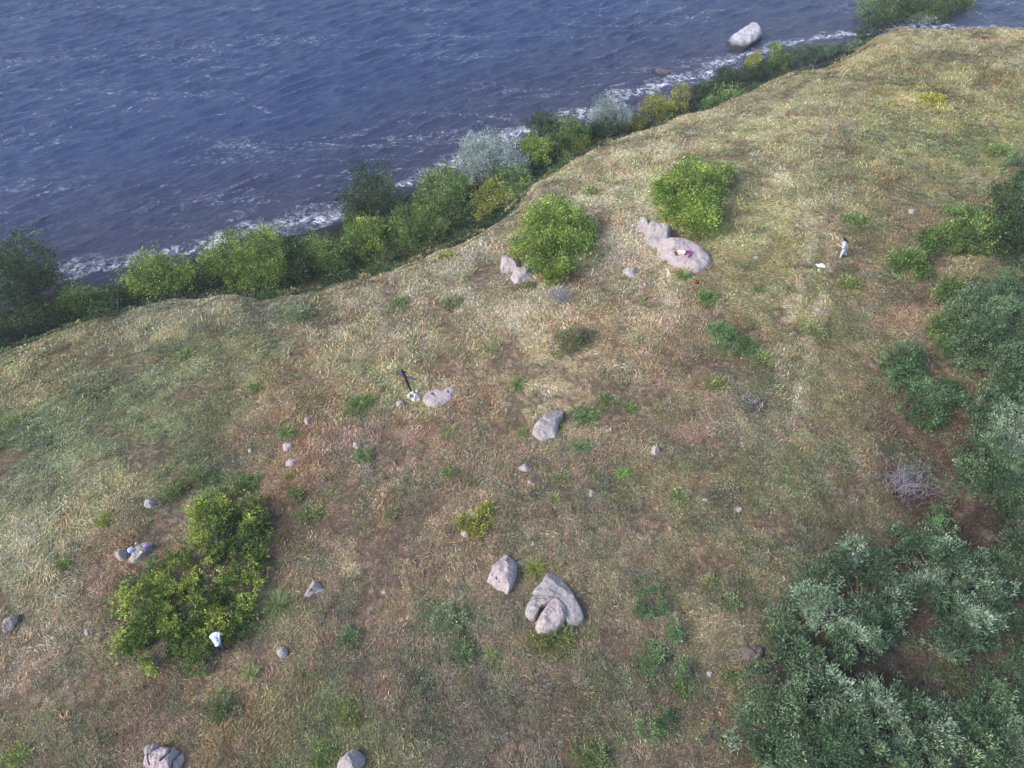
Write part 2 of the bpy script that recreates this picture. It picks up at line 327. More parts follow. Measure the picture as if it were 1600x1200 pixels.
# wind streaks of foam, torn by finer noise
st = noise(n, mapping(n, P, (0, 0, R(3)), (0.022, 0.14, 1)), 1.0, 5, 0.55, 0.9); line = mathn(n, 'MULTIPLY', maprange(n, mathn(n, 'ABSOLUTE', mathn(n, 'SUBTRACT', st, 0.5)), 0.02, 0.0), maprange(n, noise(n, mapping(n, P, (0, 0, 0), (0.03, 0.07, 1)), 1.0, 2, 0.5), 0.42, 0.52))
st2 = noise(n, mapping(n, P, (0, 0, R(-6)), (0.05, 0.26, 1)), 1.0, 5, 0.6, 1.2); line2 = maprange(n, mathn(n, 'ABSOLUTE', mathn(n, 'SUBTRACT', st2, 0.46)), 0.011, 0.0)
patch = maprange(n, noise(n, mapping(n, P, (0, 0, 0), (0.05, 0.09, 1)), 1.0, 3, 0.6), 0.46, 0.62)
tear = maprange(n, noise(n, P, 2.2, 6, 0.8), 0.48, 0.66); lace = maprange(n, noise(n, P, 1.1, 5, 0.75, 1.0), 0.56, 0.66)
ln = mathn(n, 'MULTIPLY', mathn(n, 'MAXIMUM', line, mathn(n, 'MULTIPLY', line2, patch)), tear)
ln = mathn(n, 'MULTIPLY', ln, 0.55)
spk = mathn(n, 'MULTIPLY', mathn(n, 'MULTIPLY', maprange(n, hc.outputs['Fac'], 0.6, 1.8), tear), 0.22)
near = mathn(n, 'MULTIPLY', mathn(n, 'MULTIPLY', maprange(n, sh.outputs['Fac'], 17.0, 3.0), patch), mathn(n, 'MULTIPLY', lace, 0.10))
sn = mathn(n, 'ADD', sh.outputs['Fac'], mathn(n, 'MULTIPLY', mathn(n, 'SUBTRACT', noise(n, P, 0.22, 5, 0.65), 0.5), 9.0))
surf = mathn(n, 'MULTIPLY', mathn(n, 'MULTIPLY', maprange(n, sn, 1.3, 2.2), maprange(n, sn, 4.5, 2.6)), maprange(n, noise(n, P, 1.3, 6, 0.8, 0.6), 0.47, 0.60))
foam = mathn(n, 'MAXIMUM', mathn(n, 'MAXIMUM', ln, spk), mathn(n, 'MAXIMUM', near, surf), True)
base = mixc(n, maprange(n, sh.outputs['Fac'], 1.0, 28.0), (0.046, 0.046, 0.086), (0.033, 0.056, 0.140))
wp = nd(n, 'ShaderNodeBsdfPrincipled', Roughness=0.16, IOR=1.33); n.links.new(base, wp.inputs['Base Color'])
b = nd(n, 'ShaderNodeBump', Strength=1.0, Distance=0.30); n.links.new(mathn(n, 'ADD', rip, mathn(n, 'MULTIPLY', rip2, 1.3)), b.inputs['Height']); n.links.new(b.outputs[0], wp.inputs['Normal'])
fp = nd(n, 'ShaderNodeBsdfPrincipled', Roughness=0.7); fp.inputs['Base Color'].default_value = (0.72, 0.74, 0.8, 1)
mx = n.nodes.new('ShaderNodeMixShader'); n.links.new(foam, mx.inputs[0]); n.links.new(wp.outputs[0], mx.inputs[1]); n.links.new(fp.outputs[0], mx.inputs[2]); n.links.new(mx.outputs[0], out.inputs[0])
sea, sx, sy = grid_mesh('sea', axis(-115, 115, 0.36, 3000), axis(40, 165, 0.36, 3000), lambda x, y: x * 0 + SEA, sm, disp=waves)
su, sw = UW(sx, sy); av = sea.data.attributes.new('shore', 'FLOAT', 'POINT'); av.data.foreach_set('value', (sw - w_shore(su)).astype(np.float32))
dz = waves(sx, sy)[2]; av = sea.data.attributes.new('crest', 'FLOAT', 'POINT'); av.data.foreach_set('value', (dz / 0.14).astype(np.float32))
tag(sea, kind='structure')
# ================================================================ GRASS (uncountable)
def blades(name, nb, rad, L, Wd, lie, comb, seed, curl=0.0, seg=4, parent_col=None):
    """one tuft: nb blades, each a curved tapering strip; comb = how much they all lean the same way"""
    r = np.random.RandomState(seed); V = []; Fc = []; C = []
    for i in range(nb):
        a0 = r.uniform(0, 6.283); q = rad * math.sqrt(r.uniform()); bx, by = q * math.cos(a0), q * math.sin(a0)
        az = r.normal(0, 0.45) if r.uniform() < comb else r.uniform(0, 6.283)
        l = L * r.uniform(0.5, 1.2); wd = Wd * r.uniform(0.6, 1.3); el = max(0.1, r.normal(1.25 - lie * 0.5, 0.2)); p = np.array([bx, by, -0.02]); b = len(V)
        shade = math.exp(r.normal(-.02, 0.34)); hue = r.normal(0, 0.06)
        for s in range(seg + 1):
            t = s / seg; wv = wd * (1 - t ** 2 * 0.85) / 2; sx_, sy_ = -math.sin(az), math.cos(az)
            V.append((p[0] + sx_ * wv, p[1] + sy_ * wv, p[2])); V.append((p[0] - sx_ * wv, p[1] - sy_ * wv, p[2] + wv * 0.5))
            C += [(shade * (1 + hue), shade, shade * (1 - hue))] * 2
            d = np.array([math.cos(az) * math.cos(el), math.sin(az) * math.cos(el), math.sin(el)]); p = p + d * l / seg
            el -= lie * 0.55 * (1.2 + t); az += curl * r.normal(0, 0.6); p[2] = max(p[2], 0.02 + 0.05 * r.uniform())
        for s in range(seg): Fc += [b + 2*s, b + 2*s + 1, b + 2*s + 3, b + 2*s + 2]
    o = np_mesh(name, V, Fc, np.full(len(Fc) // 4, 4), M_GRASS)
    at2 = o.data.attributes.new('var', 'FLOAT_COLOR', 'POINT'); c4 = np.ones((len(V), 4), np.float32); c4[:, :3] = C; at2.data.foreach_set('color', c4.ravel())
    col.objects.unlink(o); parent_col.objects.link(o); return o
def leafy(name, nl, rad, L, Wd, seed, parent_col, hgt=0.14):
    r = np.random.RandomState(seed); V = []; Fc = []; C = []
    for i in range(nl):
        a0 = r.uniform(0, 6.283); q = rad * math.sqrt(r.uniform()); z = r.uniform(0.02, hgt * (1.2 - q / rad)); b = len(V)
        az = a0 + r.normal(0, 0.7); el = r.uniform(-0.2, 0.9); l = L * r.uniform(0.6, 1.2); wv = Wd * r.uniform(0.7, 1.2) / 2
        p = np.array([q * math.cos(a0), q * math.sin(a0), z]); d = np.array([math.cos(az) * math.cos(el), math.sin(az) * math.cos(el), math.sin(el)]); s = np.array([-math.sin(az), math.cos(az), r.normal(0, 0.3)])
        for qv in (p, p + d * l * 0.45 + s * wv, p + d * l, p + d * l * 0.45 - s * wv): V.append(tuple(qv))
        shade = r.uniform(0.6, 1.3); C += [(shade,) * 3] * 4; Fc += [b, b + 1, b + 2, b + 3]
    o = np_mesh(name, V, Fc, np.full(len(Fc) // 4, 4), M_GRASS)
    at2 = o.data.attributes.new('var', 'FLOAT_COLOR', 'POINT'); c4 = np.ones((len(V), 4), np.float32); c4[:, :3] = C; at2.data.foreach_set('color', c4.ravel())
    col.objects.unlink(o); parent_col.objects.link(o); return o
def scatter(name, label, cat, protos, P, rot, scl, colr, idx):
    o = np_mesh(name, P, [], [], M_GRASS); me = o.data
    for nm, tp, arr, key in (('rot', 'FLOAT_VECTOR', rot, 'vector'), ('scl', 'FLOAT', scl, 'value')):
        q = me.attributes.new(nm, tp, 'POINT'); q.data.foreach_set(key, np.asarray(arr, np.float32).ravel())
    q = me.attributes.new('col', 'FLOAT_COLOR', 'POINT'); c4 = np.ones((len(P), 4), np.float32); c4[:, :3] = colr; q.data.foreach_set('color', c4.ravel())
    q = me.attributes.new('idx', 'INT', 'POINT'); q.data.foreach_set('value', np.asarray(idx, np.int32))
    g = bpy.data.node_groups.new(name + '_scatter', 'GeometryNodeTree')
    g.interface.new_socket('Geometry', in_out='INPUT', socket_type='NodeSocketGeometry'); g.interface.new_socket('Geometry', in_out='OUTPUT', socket_type='NodeSocketGeometry')
    gi = g.nodes.new('NodeGroupInput'); go = g.nodes.new('NodeGroupOutput'); iop = g.nodes.new('GeometryNodeInstanceOnPoints'); ci = g.nodes.new('GeometryNodeCollectionInfo')
    ci.inputs['Collection'].default_value = protos; ci.inputs['Separate Children'].default_value = True; ci.inputs['Reset Children'].default_value = True
    def attr(nm, tp):
        x = g.nodes.new('GeometryNodeInputNamedAttribute'); x.data_type = tp; x.inputs['Name'].default_value = nm; return [s for s in x.outputs if s.enabled and s.name == 'Attribute'][0]
    er = g.nodes.new('FunctionNodeEulerToRotation'); g.links.new(attr('rot', 'FLOAT_VECTOR'), er.inputs[0])
    g.links.new(gi.outputs[0], iop.inputs['Points']); g.links.new(ci.outputs[0], iop.inputs['Instance']); iop.inputs['Pick Instance'].default_value = True
    g.links.new(attr('idx', 'INT'), iop.inputs['Instance Index']); g.links.new(er.outputs[0], iop.inputs['Rotation']); g.links.new(attr('scl', 'FLOAT'), iop.inputs['Scale'])
    g.links.new(iop.outputs[0], go.inputs[0])
    md = o.modifiers.new('scatter', 'NODES'); md.node_group = g; tag(o, label, cat, kind='stuff'); return o
pc = bpy.data.collections.new('tufts')
for i in range(4): blades('a_long_%d' % i, 40, 0.34, 0.46, 0.023, 1.05, 0.85, 100 + i, 0.12, 4, pc)      # 0-3 long grass combed over by the wind
for i in range(4): blades('b_mixed_%d' % i, 42, 0.32, 0.27, 0.024, 1.0, 0.25, 200 + i, 0.5, 3, pc)        # 4-7 short tangled grass
for i in range(3): leafy('c_herb_%d' % i, 42, 0.26, 0.12, 0.055, 300 + i, pc)                              # 8-10 low herbs
rs = np.random.RandomState(7)
def spots(n_, lo=(8, -52), hi=(96, 84)):
    out = []
    tot = 0
    while tot < n_:
        y = rs.uniform(lo[0], hi[0], 60000); x = rs.uniform(lo[1], hi[1], 60000)
        z = terrain(x, y); # keep what the camera's surroundings can see
        dz = CAMH - z; dep = y * cP + dz * sP; v = (dz * cP - y * sP) / dep * F; hx = x / dep * F
        u, ww = UW(x, y); past = ww - w_edge(u)
        dens = np.clip((34.0 / dep) ** 1.25, 0.25, 1.0)
        k_ = (np.abs(hx) < 880) & (v < 680) & (v > -640) & (past < 5) & (rs.uniform(size=len(x)) < dens)
        out.append(np.stack([x, y, z], 1)[k_]); tot += k_.sum()
    return np.concatenate(out)[:n_], 0
NG = 125000
P_, _ = spots(NG); x, y = P_[:, 0], P_[:, 1]
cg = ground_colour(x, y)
dep = y * cP + (CAMH - P_[:, 2]) * sP
# where it grows long and combed: the windward slope at the left, the crown of the hill, the straw patches
lum = cg.sum(1); straw = sstep(0.62, 0.95, lum) * 0.7 + sstep(0.5, 0.62, fbm(x * 0.12, y * 0.12, seed=40)) * 0.35
green = (cg[:, 1] - cg[:, 0]) / cg[:, 1]
pn = fbm(x * 0.35, y * 0.35, seed=41, oct=4); gn = fbm(x * 0.5, y * 0.5, seed=43, oct=3)
uu = rs.uniform(size=len(x)); longp = np.clip(straw + 0.12, 0, 0.9)
idx = np.where(uu < longp, rs.randint(0, 4, len(x)), rs.randint(4, 8, len(x)))
herb = rs.uniform(size=len(x)) < np.clip(0.10 + 0.55 * sstep(0.52, 0.60, gn) + 1.2 * np.maximum(green, -0.05), 0.03, 0.7)
idx = np.where(herb, rs.randint(8, 11, len(x)), idx)
bare_ = fbm(x * 0.45, y * 0.45, seed=91, oct=4); HF = 0
hf = 6.283 * 1.1 * fbm(x * 0.07, y * 0.07, seed=50, oct=3) + 2.2 * (fbm(x * 0.3, y * 0.3, seed=51, oct=2) - 0.5) * 2 - 2.6
rz = np.where(idx < 4, hf + rs.normal(0, 0.5, len(x)), rs.uniform(0, 6.283, len(x)))
gxn = (terrain(x + 0.4, y) - terrain(x - 0.4, y)) / 0.8; gyn = (terrain(x, y + 0.4) - terrain(x, y - 0.4)) / 0.8
rot = np.stack([np.arctan(gyn), -np.arctan(gxn), rz], 1)
# tilt about x/y must be applied after the spin: convert
cz, sz = np.cos(rz), np.sin(rz); rot[:, 0] = np.arctan(gyn * cz - gxn * sz); rot[:, 1] = -np.arctan(gxn * cz + gyn * sz)
scl = rs.uniform(0.65, 1.2, len(x)) * np.where(herb, 0.9, 1.0) * np.clip(dep / 42, 0.85, 1.3) * (1 - 0.55 * sstep(0.60, 0.68, bare_))
jit = np.exp(rs.normal(0.0, 0.28, len(x)))[:, None]
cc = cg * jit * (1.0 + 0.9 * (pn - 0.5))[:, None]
gmix = rs.uniform(size=len(x)); cc = np.where((gmix < .16)[:, None], cc * np.array([.78, 1.0, .72]), np.where((gmix > .86)[:, None], cc * np.array([1.12, .96, .95]), cc)); cc[:, 0] *= np.exp(rs.normal(0, 0.05, len(x))); cc[:, 2] *= np.exp(rs.normal(0.0, 0.08, len(x)))
hcol = np.where((rs.uniform(size=len(x)) < 0.5)[:, None], lin((96, 120, 70)), lin((124, 134, 114)))
cc = np.where(herb[:, None], 0.45 * cc + 0.55 * hcol * jit, cc)
rust = fbm(x * 0.6, y * 0.6, seed=47, oct=3); k_ = (rust > 0.62)[:, None] & ~herb[:, None]; cc = np.where(k_, cc * np.array([1.03, 0.97, 0.93]), cc)
pale = (rs.uniform(size=len(x)) < 0.05)[:, None] & ~herb[:, None]; cc = np.where(pale, cc * 1.3, cc)
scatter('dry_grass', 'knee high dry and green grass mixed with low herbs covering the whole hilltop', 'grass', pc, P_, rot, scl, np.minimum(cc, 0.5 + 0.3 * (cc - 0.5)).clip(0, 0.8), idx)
# ================================================================ ROCKS
ROCKS = {}
def rock(key, label, poly, h, m=None, name='boulder', cat='boulder', group=None, tilt=(0, 0), p=3.0, facets=6, cracks=(), rough=0.06, z0=None, seed=None, sink=0.35, holes=(), lift=0.0, fl=(0.45, 0.9)):
    """a block whose plan follows the outline in the photo; p = how flat the top is, tilt = slope of the top per metre"""
    m = m or M_ROCK; seed = seed if seed is not None else sum(map(ord, key)) * 7 % 997; r = np.random.RandomState(seed)
    cx, cy = np.mean([q[0] for q in poly]), np.mean([q[1] for q in poly])
    if z0 is None: c0, dep = at(cx, cy, h * 0.45)
    else: c0 = on_z(cx, cy, z0 + h * 0.45); dep = F
    zb = c0[2] - h * 0.45; pl = c0[2]
    W = np.array([on_z(q[0], q[1], pl)[:2] for q in poly]); c = W.mean(0); Wl = W - c
    NA, NR = (120, 34) if np.ptp(Wl[:, 0]) > 0.9 else (56, 14)
    th = np.linspace(0, 2 * np.pi, NA, endpoint=False); rad = np.zeros(NA)
    for i, t in enumerate(th):
        d = np.array([math.cos(t), math.sin(t)]); best = 0
        for j in range(len(Wl)):
            a, b2 = Wl[j], Wl[(j + 1) % len(Wl)]; ee = b2 - a; den = d[0] * ee[1] - d[1] * ee[0]
            if abs(den) < 1e-9: continue
            s = (a[0] * ee[1] - a[1] * ee[0]) / den; q = (a[0] * d[1] - a[1] * d[0]) / den
            if s > 0 and -1e-6 <= q <= 1 + 1e-6: best = max(best, s)
        rad[i] = best
    ks = max(1, NA // 60)
    rad = sum(np.roll(rad, k_) for k_ in range(-ks, ks + 1)) / (2 * ks + 1)
    rad = rad * 1.12; R0 = rad.mean(); V = []
    rr = np.concatenate([np.linspace(0, 1, NR) ** 0.75, [1.02, 1.03]])
    fc = [(r.uniform(0, 6.28), r.uniform(*fl), r.uniform(0.6, 1.6)) for _ in range(facets)]
    TH, RR = np.meshgrid(th, rr); X = np.cos(TH) * rad[None] * np.minimum(RR, 1.03); Y = np.sin(TH) * rad[None] * np.minimum(RR, 1.03)
    rc = np.minimum(RR, 1.0); Z = h * (1 - rc ** p) ** 0.45 + tilt[0] * X * (1 - rc ** 6) + tilt[1] * Y * (1 - rc ** 6)
    for a, of, st in fc:
        dd = (X * math.cos(a) + Y * math.sin(a)) / R0; Z = np.minimum(Z, h * (1.05 - st * np.maximum(dd - of + 0.45, 0)))
    nz = fbm(X / R0 * 2.2 + seed, Y / R0 * 2.2, Z / R0 * 2, seed=seed, oct=5) - 0.5; nz2 = fbm(X * 5 + seed, Y * 5, Z * 5, seed=seed + 3, oct=3) - 0.5
    rg = np.abs(fbm(X / R0 * 1.3 + seed * 3, Y / R0 * 1.3, seed=seed + 7, oct=3) - 0.5); Z = Z + (nz * h * 0.38 - rg * h * 0.3 + 0.02 * h + nz2 * rough * 1.8) * (0.3 + 0.7 * (1 - rc ** 8))
    edge = np.clip(rc ** 3, 0, 1); X = X * (1 + 0.10 * nz * edge); Y = Y * (1 + 0.10 * nz * edge)
    for ck, wd, dp in cracks:
        ckw = [on_z(q[0], q[1], pl)[:2] - c for q in ck]; D = np.full(X.shape, 9.0)
        for a, b2 in zip(ckw[:-1], ckw[1:]):
            ee = b2 - a; t = np.clip(((X - a[0]) * ee[0] + (Y - a[1]) * ee[1]) / (ee @ ee), 0, 1); D = np.minimum(D, np.hypot(X - a[0] - t * ee[0], Y - a[1] - t * ee[1]))
        D = D + 0.02 * nz2; Z = Z - dp * sstep(wd, wd * 0.35, D)
    for (hx, hy, hr, dp) in holes:
        q = on_z(hx, hy, pl)[:2] - c; D = np.hypot(X - q[0], Y - q[1]) + 0.25 * hr * nz * 4; Z = Z - dp * sstep(hr, hr * 0.5, D)
    Z[-2] = np.minimum(Z[-2], 0.02 * h); Z[-1] = -sink - h * 0.2
    base = np.array([c[0], c[1], zb + lift]); V = np.stack([X.ravel(), Y.ravel(), Z.ravel()], 1); n1 = NA; Fc = []
    for i in range(len(rr) - 1):
        a = i * n1 + np.arange(n1); b2 = i * n1 + (np.arange(n1) + 1) % n1
        Fc.append(np.stack([a, a + n1, b2 + n1, b2], 1))
    Fc = np.concatenate(Fc); o = np_mesh(name, V, Fc, np.full(len(Fc), 4), m, smooth=True, loc=tuple(base))
    tag(o, label, cat, group); ROCKS[key] = (o, BVHTree.FromPolygons([tuple(v) for v in V + base], [tuple(f) for f in Fc])); return o
def hit(key, px, py):
    d = Vector(ray(px, py)); l = ROCKS[key][1].ray_cast(Vector((0, 0, CAMH)), d.normalized()); return np.array(l[0]) if l[0] else None
def blob(cx, cy, rx, ry, n=9, jit=0.18, seed=1):
    r = np.random.RandomState(seed); a = np.linspace(0, 2 * np.pi, n, endpoint=False) + r.uniform(0, 1); return [(cx + rx * math.cos(t) * (1 + r.uniform(-jit, jit)), cy + ry * math.sin(t) * (1 + r.uniform(-jit, jit))) for t in a]
rock('sea', 'large white topped boulder standing in the sea off the shore', [(1139,62),(1143,57),(1155,51),(1168,44),(1179,41),(1187,47),(1189,56),(1181,63),(1171,68),(1161,74),(1149,71)], 1.5, M_SEAROCK, z0=SEA, p=4, tilt=(0.10, 0.06), facets=3, rough=0.1, sink=2)
rock('sea2', 'small pale round rock at the water edge below the surf', blob(1129, 105, 6, 6, seed=2), 0.9, M_SEAROCK, name='rock', cat='rock', z0=SEA, sink=2)
rock('sea3', 'flat reddish brown rock awash in the sea left of the white boulder', [(1024,107),(1032,104),(1042,109),(1048,112),(1036,115),(1028,112)], 0.45, M_WETROCK, name='rock', cat='rock', z0=SEA, sink=2)
for i, (x_, y_, a_, b_) in enumerate([(1078,150,10,5),(1040,160,12,5),(1100,140,6,4),(1006,170,10,4),(880,222,12,5)]):
    rock('shore%d' % i, ['dark wet rock left of the narrow yellow shrub in the surf','dark low rock in the surf above the yellow green shrub','small dark rock at the end of the surf by the far hedge','dark rock in the surf above the small silvery tree','dark rock behind the wide green bank shrub'][i], blob(x_, y_, a_, b_, seed=20 + i), 0.7, M_WETROCK, name='shore_rock', cat='rock', z0=SEA, group='dark rocks along the surf line', sink=2)
rock('splitL', 'narrow grey slab leaning at the left of the cracked boulder under the tall shrub', [(995,355),(1003,336),(1013,329),(1017,337),(1012,360),(1010,372),(1000,370)], 0.9, p=2.6, tilt=(0.15, 0.1))
rock('splitM', 'big cracked grey boulder half hidden by the tall green shrub', [(1010,362),(1013,348),(1024,338),(1040,336),(1049,350),(1046,368),(1038,378),(1022,384),(1013,378)], 1.25, p=3, tilt=(0.1, 0.12), cracks=[([(1011,352),(1024,344),(1035,340),(1046,338)], 0.10, 0.5)])
rock('slab', 'broad flat topped pink grey boulder with the lying woman on it', [(1033,383),(1036,377),(1052,376),(1068,377),(1084,385),(1098,393),(1110,405),(1106,416),(1094,421),(1088,427),(1074,420),(1056,413),(1040,402)], 0.85, M_ROCKP, p=6, facets=1, rough=0.04, fl=(0.9, 1.1), tilt=(0.0, 0.06))
rock('r6', 'small rounded grey stone in dry grass left of the flat boulder', blob(986, 426, 13, 8, seed=6), 0.35, name='stone', cat='stone')
rock('shrubA', 'rounded mauve grey boulder at the left foot of the middle shrub', [(783,412),(785,400),(795,394),(806,396),(812,410),(806,424),(798,436),(786,428)], 0.9, M_ROCKP, p=2.4)
rock('shrubB', 'pinkish boulder half under the middle shrub beside the rounded one', [(799,432),(806,420),(820,416),(834,424),(832,434),(820,442),(806,442)], 0.6, M_ROCKP, p=2.6)
rock('flat', 'low flat pale rock with two dark hollows right of the cross', [(663,622),(668,613),(684,610),(692,612),(702,606),(708,601),(709,612),(703,625),(692,630),(678,635),(667,630)], 0.28, M_ROCKP, p=6, facets=0, holes=[(678,617,0.13,0.2),(701,614,0.10,0.2)])
rock('r9', 'small reddish stone low in the grass left of the cross', blob(625, 632, 7, 6, seed=9), 0.22, M_ROCKP, name='stone', cat='stone')
rock('wedge', 'pointed pale boulder with a little bush on its right side', [(833,676),(837,664),(850,652),(862,643),(876,638),(879,648),(872,662),(869,678),(864,690),(854,688),(846,685)], 0.55, p=3.5, tilt=(-0.15, 0.2), facets=3, seed=5)
for k_, lb, x_, y_, a_, b_, h_, m_ in [
 ('r11','pale oval stone below the pointed boulder',821,730,11,7,0.28,None),('r12','tiny whitish stone just under the pale oval stone',829,753,5,4,0.14,None),
 ('r13','small pointed whitish stone alone in the grass right of centre',1024,703,7,7,0.4,None),
 ('r17','rounded light grey stone right of the white topped person in the shrub',441,1018,9,9,0.34,None),('r19','smooth grey stone above the large foreground shrub',235,786,10,8,0.36,None),
 ('r23','small pinkish stone in the rusty grass, upper left one',391,703,4,4,0.14,M_ROCKP),('r23b','reddish stone under the green tuft in the rusty grass',449,698,8,8,0.25,M_ROCKP),('r23c','long low pinkish stone in the rusty grass',456,723,12,6,0.18,M_ROCKP),
 ('r24','dull brown grey mound like rock at the edge of the right thicket',1174,1019,19,13,0.35,M_WETROCK),('r25','small mauve stone below the bare patch at right of centre',1153,796,8,4,0.16,M_ROCKP),
 ('r25b','thin pale stone chip left of the mauve stone',1102,782,9,3,0.12,M_ROCKP),('r26','small stone at the top of the yellow green bush in the middle',741,805,8,5,0.3,None),
 ('r26b','small stone at the lower left foot of the yellow green bush',727,833,7,6,0.24,M_ROCKP),('r27','small lilac chip of stone right of the pale oval stone',924,770,4,7,0.14,M_ROCKP),
 ('r28','greenish white stone above the dark weed tuft',558,696,7,7,0.25,None),('r30','small dark mauve stone near the left edge above the rusty grass',137,988,6,6,0.14,M_ROCKP),
 ('r31','pale yellowish stone beside the right hand thicket shrub top',1425,331,6,5,0.2,None),('r32','little white stone lower left of the two in the sparse green grass',1182,402,4,3,0.14,None),('r33','little white stone upper right of the two in the sparse green grass',1199,386,4,3,0.14,None),
 ('r34','pale yellow stone right of the dark green saplings',1108,905+148,5,5,0.16,None),('r35','tiny bright stone left of the pink upright boulder',600,925,4,3,0.1,None),('r36','tiny white stone above the pink upright boulder',833,849,3,4,0.12,None)]:
    rock(k_, lb, blob(x_, y_, a_, b_, seed=len(lb)), h_, m_, name='stone', cat='stone')
rock('r23d', 'long thin upright grey pink stone above the rusty grass', [(473,668),(476,655),(482,645),(486,648),(482,660),(478,672)], 0.25, M_ROCKP, name='stone', cat='stone')
rock('pink', 'upright oval pink boulder with dark pits left of the split boulder', [(762,908),(766,896),(771,884),(781,872),(790,865),(797,870),(806,879),(805,895),(800,912),(793,923),(784,926),(773,918)], 0.75, M_ROCKP, p=3.2, holes=[(777,905,0.10,0.16),(781,909,0.07,0.14),(794,876,0.05,0.16),(770,899,0.05,0.1)], facets=3, tilt=(0.05, 0.05))
rock('bigR', 'broad right hand slab of the split boulder group', [(855,900),(866,897),(876,902),(890,922),(905,950),(911,961),(904,969),(886,973),(880,966),(882,950),(874,938),(864,931),(850,930),(833,931),(838,922),(847,914)], 0.5, p=9, tilt=(-0.04, 0.10), facets=1, fl=(0.8, 1.0))
rock('bigL', 'grey left hand slab with a crack in the split boulder group', [(822,957),(826,944),(831,934),(846,932),(860,932),(868,936),(858,944),(846,948),(842,954),(838,966),(829,967)], 0.42, p=7, facets=1, fl=(0.8, 1.0), cracks=[([(826,940),(840,938),(856,939)], 0.03, 0.25)])
rock('bigF', 'leaf shaped front stone leaning on the split boulder group', [(838,978),(842,967),(851,953),(861,942),(868,936),(876,940),(882,951),(884,964),(878,975),(868,984),(856,989),(844,987)], 0.58, M_ROCKP, p=7, tilt=(0.05, 0.10), facets=1, fl=(0.8, 1.0), cracks=[([(850,955),(858,956),(861,962)], 0.03, 0.12)])
rock('half', 'half moon shaped pale stone alone on the brown slope', [(474,921),(476,913),(486,908),(498,908),(508,913),(512,918),(500,922),(484,930),(477,930)], 0.42, p=3)
rock('edge', 'elongated pinkish boulder at the left edge of the photo', [(4,985),(8,966),(16,954),(26,957),(24,968),(18,978),(12,990)], 0.5, M_ROCKP)
rock('bagL', 'lumpy grey rock at the left end under the blue and lilac bundles', [(180,862),(184,857),(194,855),(197,862),(194,872),(186,873),(180,869)], 0.4, p=2.8)
rock('bagR', 'long grey slab under the blue and lilac bundles', [(195,872),(200,864),(212,856),(226,846),(234,848),(233,858),(224,866),(214,872),(202,876)], 0.38, p=3.5)
rock('cutA', 'cracked pale boulder cut off by the bottom edge', [(226,1182),(240,1174),(252,1168),(268,1170),(282,1176),(284,1184),(278,1196),(274,1206),(240,1204),(225,1194)], 0.7, M_ROCKP, p=4, facets=1, cracks=[([(270,1168),(267,1180),(256,1192)], 0.04, 0.3), ([(280,1174),(272,1188),(270,1202)], 0.04, 0.3), ([(236,1181),(236,1196)], 0.03, 0.2)])
rock('cutB', 'oval cap stone on the top left of the cracked boulder', [(225,1178),(229,1170),(239,1164),(250,1163),(253,1168),(249,1175),(240,1179),(230,1181)], 0.8, p=3, facets=1)
rock('cutC', 'speckled grey boulder cut off by the bottom edge beside green weeds', [(522,1204),(530,1190),(542,1176),(554,1172),(566,1178),(568,1190),(560,1206),(540,1216)], 0.6)
# ================================================================ PLANTS
def leaves(V, Fc, C, c, d, L, Wd, colr, r):
    """append rhombic leaves: c centres, d directions (n,3)"""
    n_ = len(c); d = d / np.linalg.norm(d, axis=1, keepdims=True); rv = r.normal(size=(n_, 3)); rv[:, 2] *= 0.35
    s = np.cross(d, rv); s = np.cross(d, np.cross([0, 0, 1.0], d) * 0.2 + s); s /= np.linalg.norm(s, axis=1, keepdims=True) + 1e-9
    L = L[:, None]; Wd = Wd[:, None]; q = np.stack([c, c + d * L * 0.45 + s * Wd / 2, c + d * L, c + d * L * 0.45 - s * Wd / 2], 1)
    V.append(q.reshape(-1, 3)); C.append(np.repeat(colr, 4, axis=0))
KIND = { # colour, young colour, leaf length, width, leaves per sprig, sprigs per m2, sprig radius, gap threshold
 'bright': ((80,106,46), (140,156,78), .15, .095, 8, 17, .22, .39), 'mid': ((74,100,52), (116,134,76), .15, .09, 8, 17, .22, .38), 'dark': ((44,62,42), (74,92,58), .15, .09, 8, 17, .24, .38),
 'silver': ((120,132,126), (162,172,168), .16, .06, 10, 22, .25, .36), 'yellow': ((112,120,52), (148,148,76), .15, .09, 8, 14, .22, .38), 'lime': ((80,102,50), (150,160,76), .14, .10, 7, 26, .12, .45),
 'blue': ((60,84,54), (108,132,92), .19, .06, 12, 20, .20, .42), 'greyblue': ((62,84,58), (134,152,124), .20, .06, 12, 18, .21, .43), 'deep': ((60,82,56), (108,128,94), .19, .06, 11, 18, .20, .40),
 'olive': ((76,88,52), (104,112,68), .09, .05, 8, 22, .15, .40), 'sapling': ((68,100,58), (110,138,90), .13, .05, 9, 20, .17, .42)}
LG = 1.3
GR_ = 'bushes of the right hand thicket'
